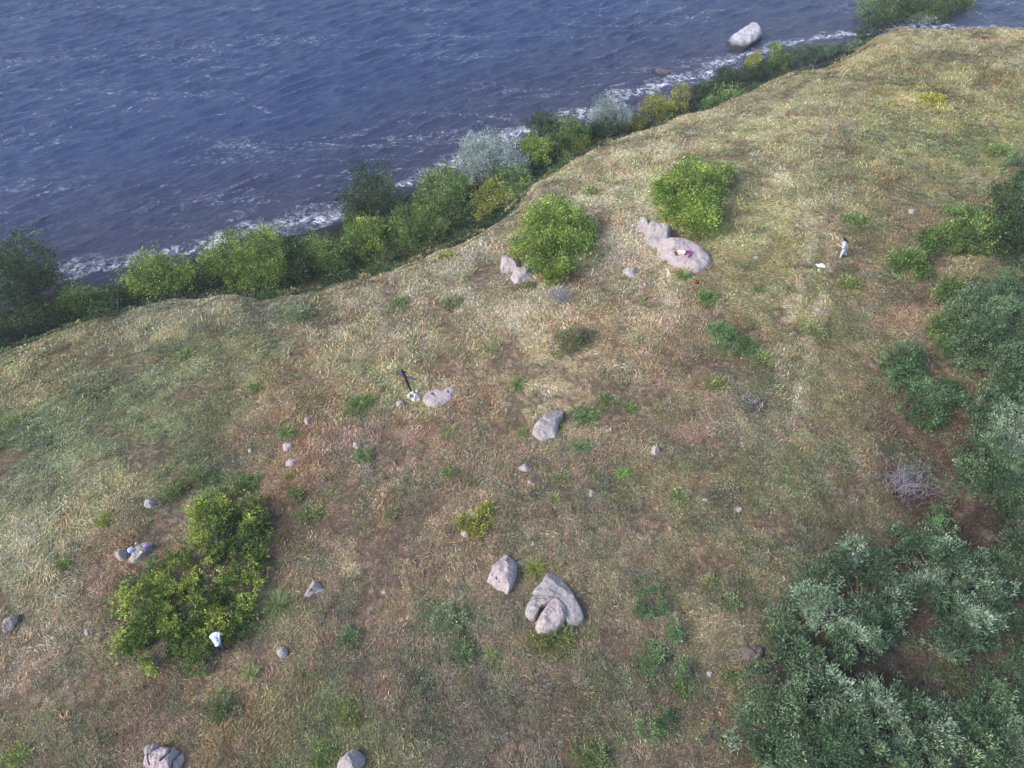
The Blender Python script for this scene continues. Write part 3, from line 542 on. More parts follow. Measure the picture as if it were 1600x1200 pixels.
def plant(label, kind, lobes, cat='shrub', name='shrub', hf=1.0, group=None, seed=1, dens=1.0, h0=None, keepout=None, twigs=14, part=('stems', 'foliage'), trunk=None, lean=0.0):
    """lobes: (px, py, radius in photo pixels); every lobe becomes a rounded leafy mass of real size at its place"""
    dens = dens * 1.1; lobes = [(a_, b_, c_ * (1.04 if group == GR_ else 1.14)) for a_, b_, c_ in lobes]; r = np.random.RandomState(seed); c1, c2, L, Wd, per, dn, sr, gap = KIND[kind]; c1 = lin(c1) * LG; c2 = lin(c2) * LG; WL = []
    for (px, py, rp) in lobes:
        q, t = at(px, py, 1.0); rm = rp * t / F; hc = max(rm * 0.62 * hf, 0.25) + (h0 or 0)
        q, t = at(px, py, hc); rm = rp * t / F; WL.append((q[0], q[1], q[2], rm, rm * min(0.95 * hf, 1.5)))
    WL = np.array(WL); bx, by = WL[:, 0].mean(), WL[:, 1].mean(); j = np.argmin((WL[:, 0] - bx) ** 2 + (WL[:, 1] - by) ** 2)
    if trunk is None: bx, by = 0.6 * bx + 0.4 * WL[j, 0], 0.6 * by + 0.4 * WL[j, 1]
    bz = float(terrain(bx, by)); base = np.array([bx, by, bz]); V, C, Fc = [], [], []; SP = []
    dep = np.hypot(by, CAMH - bz); ls = np.clip(dep / 52.0, 0.8, 1.35)
    for (x_, y_, z_, rm, rz_) in WL:
        n_ = int(dn * dens * 4 * np.pi * rm * rm * 0.9 / ls ** 1.2) + 24
        d = r.normal(size=(n_, 3)); d /= np.linalg.norm(d, axis=1, keepdims=True); d = d[d[:, 2] > -0.55]
        bump = fbm(d[:, 0] * 2.1 + x_, d[:, 1] * 2.1 + y_, d[:, 2] * 2.1, seed=seed, oct=3) - 0.5
        bump2 = fbm(d[:, 0] * 5.2 + x_, d[:, 1] * 5.2 + y_, d[:, 2] * 5.2, seed=seed + 2, oct=2) - 0.5; rf = (1 + 1.5 * bump + 1.0 * bump2) * (1 - 0.33 * r.uniform(size=len(d)) ** 1.6)
        stray = r.uniform(size=len(d)) < 0.07; rf = np.where(stray, rf * 1.22, rf)
        p = np.stack([x_ + d[:, 0] * rm * rf, y_ + d[:, 1] * rm * rf, z_ + d[:, 2] * rz_ * rf], 1)
        g = fbm(p[:, 0] * 1.1 / ls, p[:, 1] * 1.1 / ls, p[:, 2] * 1.1 / ls, seed=seed + 9, oct=3); k_ = (g > gap) & (p[:, 2] > terrain(p[:, 0], p[:, 1]) + 0.08)
        if keepout is not None:
            for (kx, ky, kz, kr) in keepout:
                k_ &= ~((p[:, 0] - kx) ** 2 + (p[:, 1] - ky) ** 2 + (p[:, 2] - kz) ** 2 < kr * kr)
        p = p[k_]; d = d[k_]; SP.append(p)
        if not len(p): continue
        y01 = np.clip((fbm(p[:, 0] * 0.9, p[:, 1] * 0.9, p[:, 2] * 0.9, seed=seed + 5, oct=3) - 0.42) * 4.5, 0, 1); y01 = np.clip(y01 + r.normal(0, 0.25, len(p)), 0, 1)
        sc_ = (c1[None] + (c2 - c1)[None] * y01[:, None]) * np.exp(r.normal(0, 0.3, len(p)))[:, None]
        off = r.normal(size=(len(p), per, 3)) * sr * 0.5 * ls; cc = (p[:, None] + off).reshape(-1, 3); dd = (off / (sr * ls) + d[:, None] * 0.9 + r.normal(size=off.shape) * 0.35 + np.array([0, 0, 0.15])).reshape(-1, 3)
        lc = np.repeat(sc_, per, 0) * np.exp(r.normal(0, 0.16, len(cc)))[:, None]
        leaves(V, Fc, C, cc, dd, L * ls * r.uniform(0.7, 1.2, len(cc)), Wd * ls * r.uniform(0.7, 1.2, len(cc)), lc, r)
    V = np.concatenate(V); C = np.concatenate(C); Fi = np.arange(len(V)); root = empty(name, tuple(base))
    o = np_mesh(part[1], V - base, Fi, np.full(len(V) // 4, 4), M_LEAF, root, np.clip(C, 0, 0.9))
    SP = np.concatenate(SP); mb = MB(); R_ = WL[:, 3].max(); tr = trunk or max(0.035, 0.03 * R_)
    for (x_, y_, z_, rm, rz_) in WL:
        e2 = np.array([x_, y_, z_]) - base; md = e2 * 0.5 + np.array([r.normal(0, .1), r.normal(0, .1), 0.12 * rm]); st = r.normal(0, tr, 2)
        mb.tube([(st[0], st[1], -0.15), tuple(md * 0.5 + np.array([0, 0, .05])), tuple(md), tuple(e2)], [tr, tr * .85, tr * .65, tr * .4], 6)
        near = SP[np.argsort(((SP - np.array([x_, y_, z_])) ** 2).sum(1) + r.uniform(0, 3 * rm * rm, len(SP)))[:twigs]]
        for q in near:
            q = q - base; s0 = md + (e2 - md) * r.uniform(0, 1); mm = (s0 + q) / 2 + r.normal(0, 0.06 * rm, 3)
            mb.tube([tuple(s0), tuple(mm), tuple(q)], [tr * .32, tr * .22, tr * .1], 4, cap=False)
    mb.build(part[0], M_BARK, root); tag(root, label, cat, group); return root
G1 = 'shrubs and trees on the shore bank'
def T(label, kind, lobes, seed, **k): return plant(label, kind, lobes, 'tree', 'tree', part=('trunk', 'crown'), group=G1, seed=seed, hf=k.pop('hf', 1.25), trunk=k.pop('trunk', 0.13), **k)
def S(label, kind, lobes, seed, **k): return plant(label, kind, lobes, group=G1, seed=seed, hf=k.pop('hf', 1.1), **k)
T('large dark green tree at the far left of the shore bank', 'dark', [(42,432,42),(15,462,42),(66,462,36),(30,400,24),(20,500,34)], 1)
S('dull green shrub just right of the large dark tree', 'mid', [(128,474,26),(150,478,22),(112,490,22)], 2)
S('low dark bushes at the left edge below the large dark tree', 'dark', [(20,530,26),(62,512,24),(95,500,18),(-10,540,26)], 3)
S('small dark shrub in the gap left of the bright ones', 'dark', [(182,466,18),(165,490,14)], 4)
S('bright green shrub leftmost of the bright ones on the bank', 'bright', [(228,442,30),(262,436,32),(292,438,24),(240,425,20)], 5)
S('narrow dark shrub between two bright shrubs on the bank', 'dark', [(318,428,18),(322,446,16)], 6)
S('tall bright green shrub above the grassy brow at left', 'bright', [(352,415,32),(368,395,26),(345,435,22),(415,385,26)], 7)
S('bright rounded shrub in front of the grassy brow', 'bright', [(412,418,34),(436,432,20),(395,436,20)], 8)
S('dark green shrub behind the bright rounded one', 'dark', [(462,410,24),(455,392,16),(470,432,16)], 9)
S('mid green shrub on the bank with orange tinged foot', 'mid', [(500,402,26),(524,408,24),(492,385,16),(545,392,20)], 10)
T('round crowned dark green tree overlapping the surf', 'dark', [(590,318,34),(562,326,26),(618,330,22),(585,300,22),(560,345,18)], 11, hf=1.35)
S('bright low shrub beneath the round crowned tree', 'bright', [(572,372,24),(560,352,18),(596,362,20),(582,392,18)], 12)
T('yellow green tree right of the round crowned tree', 'mid', [(690,306,30),(700,290,22),(706,328,26),(672,296,18)], 13, hf=1.35)
S('dense green shrub at the foot of the yellow green tree', 'mid', [(650,348,28),(672,362,24),(640,372,20),(622,352,18)], 14)
S('small shrub with orange leaves on the brow', 'olive', [(622,390,14),(640,392,12),(608,402,10)], 15)
T('silvery grey tree in the middle of the bank', 'silver', [(762,248,26),(740,244,20),(790,258,24),(752,268,20),(806,268,18),(778,236,14)], 16, hf=1.35)
S('green shrub right beneath the silvery tree', 'mid', [(805,288,20),(816,300,14),(780,285,16)], 17)
S('yellow green shrub in front of the silvery tree', 'yellow', [(768,312,22),(764,336,18),(786,318,14)], 18)
S('bright shrub at the left of the pair right of the silvery tree', 'bright', [(836,236,20),(842,252,15),(828,226,12)], 19)
S('dark shrub behind the bright one right of the silvery tree', 'dark', [(850,198,18),(838,190,12),(866,206,14)], 20)
S('wide green shrub right of the silvery tree', 'mid', [(882,210,24),(896,222,20),(870,228,18),(908,212,14)], 21)
S('small yellow shrub at the brow beside the wide green one', 'yellow', [(908,232,12),(914,222,9),(884,246,8)], 22)
T('small silvery grey tree further along the bank', 'silver', [(948,180,20),(962,190,18),(940,192,14),(974,186,12)], 23)
S('dark shrub under the small silvery tree', 'dark', [(944,206,14),(962,206,12),(930,206,10)], 24)
S('little yellow shrub beside the small silvery tree', 'yellow', [(992,196,12),(984,204,9)], 25)
S('yellow green shrub left of the narrow one near the surf', 'yellow', [(1026,170,18),(1040,178,14),(1016,162,10)], 26)
S('narrow yellow green shrub by the dark beach', 'yellow', [(1058,158,11),(1062,144,10),(1064,170,10)], 27)
S('dark shrub at the left end of the far hedge', 'dark', [(1098,150,14),(1110,142,13),(1090,142,8)], 28)
S('low green shrub in front of the left end of the far hedge', 'mid', [(1122,158,14),(1140,150,13),(1106,166,10),(1154,144,10)], 29)
S('dark rounded shrub in the far hedge beside the small sea rock', 'dark', [(1132,124,14),(1146,116,12),(1126,136,12)], 30)
S('yellow topped shrub in the far hedge', 'yellow', [(1176,98,11),(1172,108,10),(1182,90,6)], 31)
S('dark shrub beneath the yellow topped one in the far hedge', 'dark', [(1166,124,14),(1186,118,13),(1196,108,10)], 32)
S('upright green shrub right of the yellow topped one in the far hedge', 'mid', [(1212,84,11),(1216,98,13),(1210,74,7)], 33)
S('low dark shrubbery along the brow below the white sea boulder', 'deep', [(1236,96,13),(1252,88,13),(1268,90,11)], 34)
S('dark shrubs thinning out towards the headland', 'deep', [(1284,84,12),(1300,82,11),(1318,80,10),(1334,76,9)], 35)
T('leafy tree on the headland cut by the top edge', 'mid', [(1372,14,26),(1400,6,26),(1432,10,24),(1464,6,24),(1492,-2,24),(1508,4,14),(1420,-16,30),(1462,26,12)], 36, hf=1.2)
S('dark shrub at the left foot of the headland tree', 'dark', [(1362,44,15),(1350,58,10),(1376,34,12)], 37)
S('small silvery shrub on the brow below the headland tree', 'silver', [(1438,36,11),(1450,36,9),(1424,38,7)], 38, hf=0.8)
# ---- shrubs on the hill
plant('green shrub in the middle of the hill over mauve boulders', 'bright', [(870,356,38),(840,385,30),(892,392,32),(866,410,26),(905,360,24),(850,345,26),(820,392,18),(872,326,18),(868,432,14)], seed=41, hf=0.95)
plant('tall green shrub behind the cracked boulder', 'bright', [(1072,296,34),(1046,296,26),(1086,328,30),(1104,286,24),(1098,352,24),(1062,326,24),(1130,274,16),(1074,272,20),(1042,302,18),(1052,326,14)], seed=42, hf=1.1)
P3, t3 = at(340, 1000, 1.0); p3z = float(terrain(P3[0], P3[1]))
plant('large yellow green shrub in the left foreground with bare twigs showing through', 'lime', [(270,905,40),(235,940,42),(290,955,50),(240,985,40),(300,1010,34),(335,910,42),(350,960,36),(318,870,34),(345,840,42),(380,850,34),(330,800,32),(372,800,30),(375,900,28),(210,1000,22),(250,1030,22),(365,985,18),(400,815,16),(398,870,14)], seed=43, hf=0.5, twigs=34, keepout=[(P3[0], P3[1], p3z + 0.6, 0.5), (P3[0], P3[1] + .1, p3z + 1.2, 0.62), (P3[0], P3[1] - 0.1, p3z + 1.8, 0.7)])
plant('dark olive bush with dead grey twigs below the middle shrub', 'olive', [(878,538,22),(896,524,18),(866,524,12),(888,550,14)], seed=44, hf=0.8)
plant('small shrub right beside the dark olive bush', 'olive', [(918,524,13),(924,534,10)], seed=45, hf=0.8)
plant('little yellow green bush growing over two small stones', 'yellow', [(738,820,13),(754,808,12),(746,830,12),(760,796,8),(722,816,8)], seed=46, hf=0.7)
plant('bluish green bush right of centre with a smaller arm', 'sapling', [(1134,528,20),(1148,540,17),(1122,516,14),(1168,540,12)], seed=47, hf=0.7)
plant('bluish green bush pair standing clear of the right thicket', 'blue', [(1412,562,24),(1416,590,24),(1438,620,28),(1446,646,22),(1462,620,20),(1490,612,18),(1400,574,14)], seed=48, hf=0.9)
plant('rounded green bush above the bluish pair', 'mid', [(1418,414,24),(1434,404,18),(1446,420,16),(1404,404,14)], seed=49, hf=0.7)
GR = 'bushes of the right hand thicket'
def B(label, kind, lobes, seed, **k): return plant(label, kind, lobes, group=GR, seed=seed, hf=k.pop('hf', 0.95), **k)
B('spreading green bush at the top of the right thicket', 'mid', [(1500,362,30),(1470,378,24),(1530,372,30),(1548,352,24),(1452,372,16),(1510,340,18)], 50)
B('dark green bush at the right edge beside the spreading one', 'dark', [(1580,330,36),(1566,370,32),(1592,392,34),(1604,350,36),(1572,300,18)], 51)
B('low green bush on the left flank of the right thicket', 'mid', [(1492,452,20),(1476,462,16),(1506,470,16)], 52, hf=0.7)
B('big grey green bush filling the upper part of the right thicket', 'deep', [(1530,500,42),(1560,470,38),(1580,520,46),(1520,540,38),(1560,570,40),(1592,450,34),(1500,510,30),(1600,560,36),(1498,552,20)], 53)
B('light grey green bush with arching shoots at the right edge', 'greyblue', [(1556,650,30),(1582,640,30),(1540,672,24),(1576,682,34),(1600,668,30),(1530,646,16)], 54)
B('grey green bush with bare grey branches below the light one', 'deep', [(1540,720,34),(1570,730,34),(1520,740,26),(1556,762,32),(1590,752,32),(1510,716,18)], 55, twigs=40)
B('small green bush below the grey bare bush', 'sapling', [(1468,806,16),(1478,822,16),(1460,826,12)], 56, hf=0.8)
B('broken ring of grey green bushes, left one of the big pair', 'greyblue', [(1276,905,26),(1264,936,26),(1290,962,28),(1308,884,22),(1338,868,24),(1330,1000,26),(1312,1012,22),(1366,884,24),(1378,914,26),(1390,944,26),(1362,960,30),(1352,990,26),(1378,978,22)], 57)
B('largest pale grey green bush, right one of the big pair', 'greyblue', [(1410,850,26),(1440,868,34),(1480,880,34),(1516,886,30),(1540,912,28),(1546,946,30),(1528,978,30),(1500,1000,30),(1490,960,32),(1458,930,30),(1436,916,24),(1484,920,30),(1450,972,20),(1482,1012,20)], 58)
B('yellow green low bush in the dark gap of the thicket', 'olive', [(1476,1050,22),(1500,1066,24),(1520,1076,18),(1462,1062,14),(1498,1040,12)], 59, hf=0.6, dens=0.7)
B('deep green bush in the thicket below the dull brown rock', 'deep', [(1190,1070,26),(1230,1058,30),(1250,1092,32),(1212,1104,32),(1180,1108,22),(1240,1130,30)], 60)
B('grey green bush in the middle of the lower thicket', 'greyblue', [(1270,1062,26),(1296,1076,28),(1286,1100,28),(1316,1108,28),(1262,1040,16)], 61)
B('silvery green bush left of the yellow green low one', 'greyblue', [(1362,1080,20),(1380,1100,30),(1410,1112,30),(1440,1126,28),(1452,1150,30),(1400,1146,30),(1476,1160,24),(1420,1176,28)], 62)
B('dark bush at the bottom of the thicket under the silvery one', 'deep', [(1340,1150,34),(1300,1160,34),(1360,1186,34),(1270,1176,34),(1320,1200,34),(1236,1182,28),(1400,1204,30)], 63)
B('grey green bush in the bottom right corner', 'deep', [(1560,1150,34),(1530,1170,34),(1590,1180,38),(1500,1190,30),(1560,1206,34),(1460,1210,30)], 64)
B('grey green bush at the right edge above the corner', 'deep', [(1550,1088,28),(1580,1070,30),(1600,1100,32),(1534,1112,24),(1600,1040,22)], 65)
B('thin grey green bush left of the broken ring', 'deep', [(1222,968,22),(1236,992,20),(1212,990,14),(1226,946,12)], 66, dens=0.6, hf=0.7)
B('small bluish bush at the right edge in the dark gap', 'deep', [(1590,846,20),(1602,866,20)], 67)
B('bluish bush between the big pair and the right edge', 'deep', [(1574,968,20),(1596,984,22),(1560,950,12)], 68, dens=0.8)
B('dark bush between the light arching one and the big upper bush', 'deep', [(1590,600,30),(1560,612,24),(1604,630,24)], 90)
B('blue green bush behind the big pair near the right edge', 'deep', [(1560,880,20),(1580,900,22),(1570,930,16)], 91)
B('dark bush filling the gap under the broken ring', 'deep', [(1240,1020,24),(1262,1030,22),(1222,1034,18)], 92)
B('pale tipped bush in the very bottom centre of the thicket', 'greyblue', [(1196,1150,28),(1214,1176,30),(1180,1186,24),(1160,1160,18)], 93)
B('grey green bush between silvery one and corner', 'greyblue', [(1480,1120,24),(1504,1134,26),(1520,1120,18)], 94)
B('bush at the right edge below the grey bare bush', 'deep', [(1586,780,22),(1604,800,20),(1576,800,14)], 95)
B('green bush on the left flank of the upper thicket', 'mid', [(1490,500,22),(1478,520,20),(1486,540,18)], 96)
B('dark shrub at the right edge above the spreading one', 'deep', [(1590,230+30,20),(1606,280,18)], 97, hf=0.7)
GS = 'young saplings left of the thicket'
for i, (lb, lo) in enumerate([('tallest pale green sapling right of the split boulder', [(1014,936,17),(1006,950,12),(1026,948,12)]), ('green sapling just under the pale one', [(1050,980,13),(1056,994,11)]),
    ('rounded dark green sapling lower left of the two level ones', [(1020,1022,17),(1026,1040,13)]), ('brighter sapling right of the rounded dark one', [(1078,1042,15),(1074,1056,12),(1088,1036,8)]),
    ('small sapling low between weeds near the bottom', [(1042,1130,12),(1036,1118,9)]), ('pale green sapling at the bottom centre right', [(1108,1152,18),(1116,1136,12)]), ('faint sapling left of the bottom saplings', [(1012,1140,13)])]):
    plant(lb, 'sapling', lo, 'sapling', 'sapling', group=GS, seed=80 + i, hf=0.7, part=('stem', 'foliage'), dens=0.8)
# ---- single weeds and tufts
def weed(label, kind, px, py, rp, seed, c=(96,128,66)):
    r = np.random.RandomState(seed); q, t = at(px, py, 0.12); rm = rp * t / F; base = np.array([q[0], q[1], float(terrain(q[0], q[1]))]); V, Fc, C = [], [], []; cl = (lin(c) * .78 + lin((150, 140, 96)) * .22) * LG; ls = np.clip(t / 45, 0.8, 1.4)
    if kind == 'leafy':
        n_ = int(230 * rm * rm / ls ** 1.5) + 26; a = r.uniform(0, 6.283, n_); q_ = np.sqrt(r.uniform(size=n_)) * rm * (1 + 1.8 * (fbm(np.cos(a) * 2.4 + seed, np.sin(a) * 2.4, oct=3) - 0.5)); q_ = np.minimum(q_, 1.25 * rm); z = np.maximum(0.45 * rm, .12) * r.uniform(0.1, 1, n_) * (1.1 - (q_ / rm) ** 2 * .8)
        p = np.stack([q_ * np.cos(a), q_ * np.sin(a), z + terrain(base[0] + q_ * np.cos(a), base[1] + q_ * np.sin(a)) - base[2]], 1); per = 6
        off = r.normal(size=(n_, per, 3)) * .06 * ls; cc = (p[:, None] + off).reshape(-1, 3); dd = off + np.array([0, 0, .05]) + (p * [1, 1, 0.3])[:, None] * .1 / rm
        lc = cl[None] * 1.1 * np.repeat(np.exp(r.normal(0, .34, n_)), per)[:, None] * np.exp(r.normal(0, .2, n_ * per))[:, None]
        leaves(V, Fc, C, cc, dd.reshape(-1, 3), r.uniform(.09, .17, len(cc)) * ls, r.uniform(.035, .06, len(cc)) * ls, lc, r)
        sd_ = np.stack([-p[:, 1], p[:, 0], 0 * p[:, 0]], 1) / (np.hypot(p[:, 0], p[:, 1])[:, None] + 1e-6) * .007 * ls; z0_ = np.array([0, 0, .03]) + 0 * p; mid_ = p * [.55, .55, .8]
        pth = [z0_ + (p - z0_) * np.array([t_, t_, 1 - (1 - t_) ** 2]) for t_ in np.linspace(0, 1, 9)]
        for s0, s1 in zip(pth[:-1], pth[1:]): V.append(np.stack([s0 - sd_, s1 - sd_, s1 + sd_, s0 + sd_], 1).reshape(-1, 3)); C.append(np.repeat(cl[None] * np.ones((n_, 1)) * .8, 4, 0))
        V = np.concatenate(V); C = np.concatenate(C); o = np_mesh('weed', V, np.arange(len(V)), np.full(len(V) // 4, 4), M_LEAF, None, C, loc=tuple(base))
    else:
        VV = []; FF = []; CC = []
        for i in range(int(34 + 90 * rm)):
            az = r.uniform(0, 6.283); el = r.uniform(.5, 1.45); l = max(rm, .3) * r.uniform(.7, 1.25); a0 = r.uniform(0, 6.283); p = np.array([math.cos(a0), math.sin(a0), 0]) * rm * .35 * r.uniform(); b = len(VV); sh_ = math.exp(r.normal(0, .28)); wd = .034 * ls
            for s in range(5):
                tt = s / 4; wv = wd / 2 * (1 - tt ** 2 * .9); VV += [(p[0] - math.sin(az) * wv, p[1] + math.cos(az) * wv, p[2]), (p[0] + math.sin(az) * wv, p[1] - math.cos(az) * wv, p[2])]; CC += [cl * sh_] * 2
                p = p + np.array([math.cos(az) * math.cos(el), math.sin(az) * math.cos(el), math.sin(el)]) * l / 4; el -= .42
            for s in range(4): FF += [b + 2*s, b + 2*s + 1, b + 2*s + 3, b + 2*s + 2]
        o = np_mesh('grass_tuft', VV, FF, np.full(len(FF) // 4, 4), M_LEAF, None, np.array(CC), loc=tuple(base))
    tag(o, label, 'weed' if kind == 'leafy' else 'grass tuft', 'green weeds and tufts dotted over the hill'); return o
gn_, yl, bl, pg, br = (84,116,62), (116,130,52), (100,120,88), (112,128,80), (104,150,60)
WEEDS = [('large green weed left of the cross base','leafy',560,634,20,gn_),('tuft of green blades above the reddish stone in rusty grass','tuft',449,677,18,gn_),('dark green tuft under the greenish white stone','tuft',568,713,20,(76,112,64)),
('grey green weed right of the pointed boulder','leafy',911,650,19,(92,122,76)),('grey green spiky weed below the one right of the pointed boulder','tuft',906,698,18,(92,120,80)),('little yellow green bush leaning on the pointed boulder','leafy',871,664,9,yl),
('small green weed left of the pointed boulder','tuft',816,676,10,gn_),('pale green weed upper one of two below the pointed boulder','leafy',877,746,10,pg),('pale green weed lower one of two below the pointed boulder','tuft',868,780,13,pg),
('vivid green tuft alone right of centre','tuft',973,741,14,br),('green tuft above the cross in the tan grass','tuft',765,547,16,pg),('green tuft between cross and olive bush','tuft',810,601,14,gn_),('faint green tuft below the flat pale rock','tuft',702,674,16,pg),
('dark green weed patch below the red bag','leafy',1104,466,17,(72,108,58)),('small green tuft right of the red bag weed','tuft',1183,453,12,gn_),('tuft of tall grass growing between flat boulder and bags','tuft',1068,432,18,(108,132,66)),('small tuft at the left corner of the flat boulder','tuft',1042,410,10,pg),
('green weed right under the bluish bush','leafy',1118,599,15,pg),('faint green weed far right under the bluish bush','leafy',1190,562,14,pg),('small green weed left of two below the wind combed grass','leafy',946,626,11,gn_),('small green weed right of two below the wind combed grass','leafy',986,638,10,gn_),
('lone bright weed on the green left slope','leafy',288,556,13,pg),('yellow green weed at the left above the lilac bundles','leafy',164,812,13,yl),('dark green weed patch right of the smooth grey stone','leafy',312,746,20,(82,106,60)),('dark green weed patch above the smooth grey stone','leafy',272,768,18,(86,108,62)),
('green weed at the top of the large foreground shrub','leafy',384,756,18,(80,112,58)),('small green weed on the left slope near the rusty grass','leafy',400,606,11,gn_),('yellow green weed right of the large foreground shrub','leafy',484,804,17,pg),('dark small weed above the yellow green one','leafy',462,772,12,gn_),
('bluish green weed below the half moon stone','leafy',545,996,18,(82,112,80)),('broad tuft of grass between large shrub and half moon stone','tuft',436,946,26,(96,118,70)),('green tuft right of the person in the shrub','tuft',384,985,16,(84,116,64)),('bluish weed patch left one of the bottom centre','leafy',724,1018,19,(78,108,74)),
('yellow tipped weed right of the bluish patch','tuft',768,1020,16,pg),('large dark green weed below the large foreground shrub','leafy',346,1102,24,(78,104,68)),('pale green weed right of the rounded grey stone','tuft',392,1052,18,pg),('tall yellow green weed stand near the bottom','leafy',546,1116,22,(100,112,62)),('bushy green weed left of the speckled boulder','leafy',506,1184,18,(84,116,54)),
('grey green weed mat above the bluish patch','leafy',700,968,28,(104,124,96)),('grey green weed mat at the left of that mat','leafy',662,952,14,(108,126,104)),('small dark green tuft in the brown slope centre','tuft',700,738,14,gn_),('yellow green grass tuft above the split boulder','tuft',838,890,20,(112,128,50)),('dark green weed band in front of the split boulder','leafy',868,996,26,(88,106,52)),
('yellow green weed band left before the split boulder','leafy',838,1000,15,(104,116,54)),('little weed in the notch of the split boulder','leafy',846,958,6,(92,108,66)),('tall spiky dark tuft beside the lower thicket','tuft',1158,1122,22,(88,122,92)),('green weed mat at the bottom centre','leafy',926,1184,26,(84,108,66)),('green weed below the left shore bushes on the slope','leafy',626,472,12,gn_),
('grey green weed right of that weed near the brow','leafy',704,472,14,bl),('grey green weed patch on the left slope near the brow','leafy',466,492,22,bl),('small bush on the brow above the tan grass','leafy',697,400,11,yl),('bright weed patch above the walking person','leafy',1336,344,18,(90,120,68)),('bright weed below the walking person','leafy',1328,444,15,(96,124,66)),
('flowering pale weed right of the bluish bush','leafy',1270,518,18,(120,132,90)),('yellow weed patch high on the right slope','leafy',1456,156,17,(150,150,62)),('small green bush upper right near the edge of the photo','leafy',1560,238,18,gn_),('thin shrub on the far right slope above the thicket','leafy',1482,330,12,gn_),
('small bush above the tall green shrub left side','leafy',924,300,12,pg),('small bush on the brow left of the yellow one','leafy',884,252,7,yl),('pale green weed at the left edge','leafy',16,657,15,(104,134,80)),('faint green weed on the left lower slope','leafy',100,882,11,gn_),('bright green weed at the bottom left corner','leafy',26,1186,18,(108,130,64)),
('pale green weed right of the vivid tuft','leafy',1060,776,14,(112,134,86)),('grey green weed patch right of the sapling row','leafy',1142,942,15,bl),('pale leafy weed left of the grey green patch','leafy',1112,908,9,pg),('spotted green weed right of the mauve stone cluster','tuft',1268,960,12,pg),('low dull mat of grey twiggy weed right of centre','leafy',1172,632,17,(112,108,112)),
('low grey mat around the thin pale stone chip','leafy',1128,772,22,(112,112,100)),('silver grey weed at the foot of the middle shrub','leafy',872,458,11,(146,150,150)),('weed at the foot of mauve boulders','leafy',826,448,10,(86,104,70)),('small green tuft left of the dark olive bush below tan grass','tuft',1004,468,8,pg),
('dark green weed at the left side of the large foreground shrub','leafy',196,912,12,(84,104,60)),('bluish leaf patch right of the half moon stone','leafy',614,802,12,bl),('bluish weed right of the mat of that patch','leafy',742,752,9,bl),('weed with pale stems left of dark tuft by the rusty grass','leafy',452,742,8,pg),('green weed beside the sapling row at the bottom','leafy',1064,1078,12,gn_),
('dark weed between saplings and thicket','leafy',1140,1060,12,gn_)]
for i, (lb, kd, x_, y_, rp, c_) in enumerate(WEEDS): weed(lb, kd, x_, y_, rp * 1.25, 400 + i, c_)
# ---- bare dead bushes
def dead(label, px, py, rp, nst, seed, hgt=1.0):
    r = np.random.RandomState(seed); q, t = at(px, py + rp * 0.3, 0.1); rm = rp * t / F; base = np.array([q[0], q[1], float(terrain(q[0], q[1]))]); root = empty('dead_bush', tuple(base))
    for part_, cnt, tr in (('stems', nst, .015), ('twigs', nst * 6, .008)):
        mb = MB()
        for i in range(cnt):
            az = r.uniform(0, 6.283); el = r.uniform(.5, 1.4); p = np.array([r.normal(0, .1 * rm), r.normal(0, .1 * rm), -.05]) if part_ == 'stems' else np.array([r.normal(0, .45 * rm), r.normal(0, .45 * rm), .3 * rm * r.uniform(0.2, 1.6)]); pts = [tuple(p)]; l = rm * hgt * r.uniform(.7, 1.3)
            for s in range(6):
                p = p + np.array([math.cos(az) * math.cos(el), math.sin(az) * math.cos(el), math.sin(el)]) * l / 5; az += r.normal(0, .6); el += r.normal(-.12, .4); pts.append(tuple(p))
            mb.tube(pts, [tr * (1 - .13 * k_) for k_ in range(7)], 4)
        mb.build(part_, M_TWIG, root)
    tag(root, label, 'dead bush', 'bare dead bushes'); return root
dead('bare pale grey bush left of the right thicket', 1406, 752, 38, 22, 1)
dead('bare grey branches sticking out of the bush at the right edge', 1572, 706, 34, 18, 2, 1.5)
dead('tuft of dead grey twigs in the dark olive bush', 908, 522, 15, 14, 3, 1.2)
dead('grey twigs at the foot of the middle shrub', 876, 462, 18, 16, 4)
dead('grey dead twigs in the shaded lower right corner', 1580, 1170, 26, 16, 5, 2.0)
# ================================================================ PEOPLE
M_SKIN = plain('skin', (196, 150, 128), 0.55, 0.08, 12, 0.0); M_HAIR = plain('dark_hair', (34, 28, 30), 0.5, 0.3, 40, 0.2)
M_WHITE = plain('white_cloth', (236, 230, 232), 0.8, 0.04, 9, 0.2); M_PINKW = plain('pale_pink_cloth', (240, 222, 228), 0.8, 0.04, 9, 0.2)
M_PURPLE = plain('purple_cloth', (136, 66, 130), 0.8, 0.15, 9, 0.2); M_SHOE = plain('black_leather', (34, 34, 42), 0.6, 0.2, 9, 0.1); M_NAVY = plain('navy_cloth', (38, 42, 66), 0.8, 0.2, 9, 0.2)
def pattern_mat(name, a, b_, scale, lo=0.5, hi=0.56):
    m, n, out = mat(name); tc = n.nodes.new('ShaderNodeTexCoord'); nz = noise(n, tc.outputs['Object'], scale, 2, 0.5, 1.0)
    c = mixc(n, maprange(n, nz, lo, hi), tuple(lin(a)), tuple(lin(b_))); p = nd(n, 'ShaderNodeBsdfPrincipled', Roughness=0.8); n.links.new(c, p.inputs['Base Color']); n.links.new(p.outputs[0], out.inputs[0]); return m
M_PAT = pattern_mat('white_and_grey_print', (226, 230, 242), (120, 134, 158), 8, .54, .60); M_PATL = pattern_mat('blue_and_white_print', (214, 222, 238), (150, 168, 206), 14); M_LIL = pattern_mat('lilac_print', (196, 160, 226), (116, 84, 150), 12); M_BLW = pattern_mat('blue_white_print', (200, 206, 236), (106, 122, 176), 12)
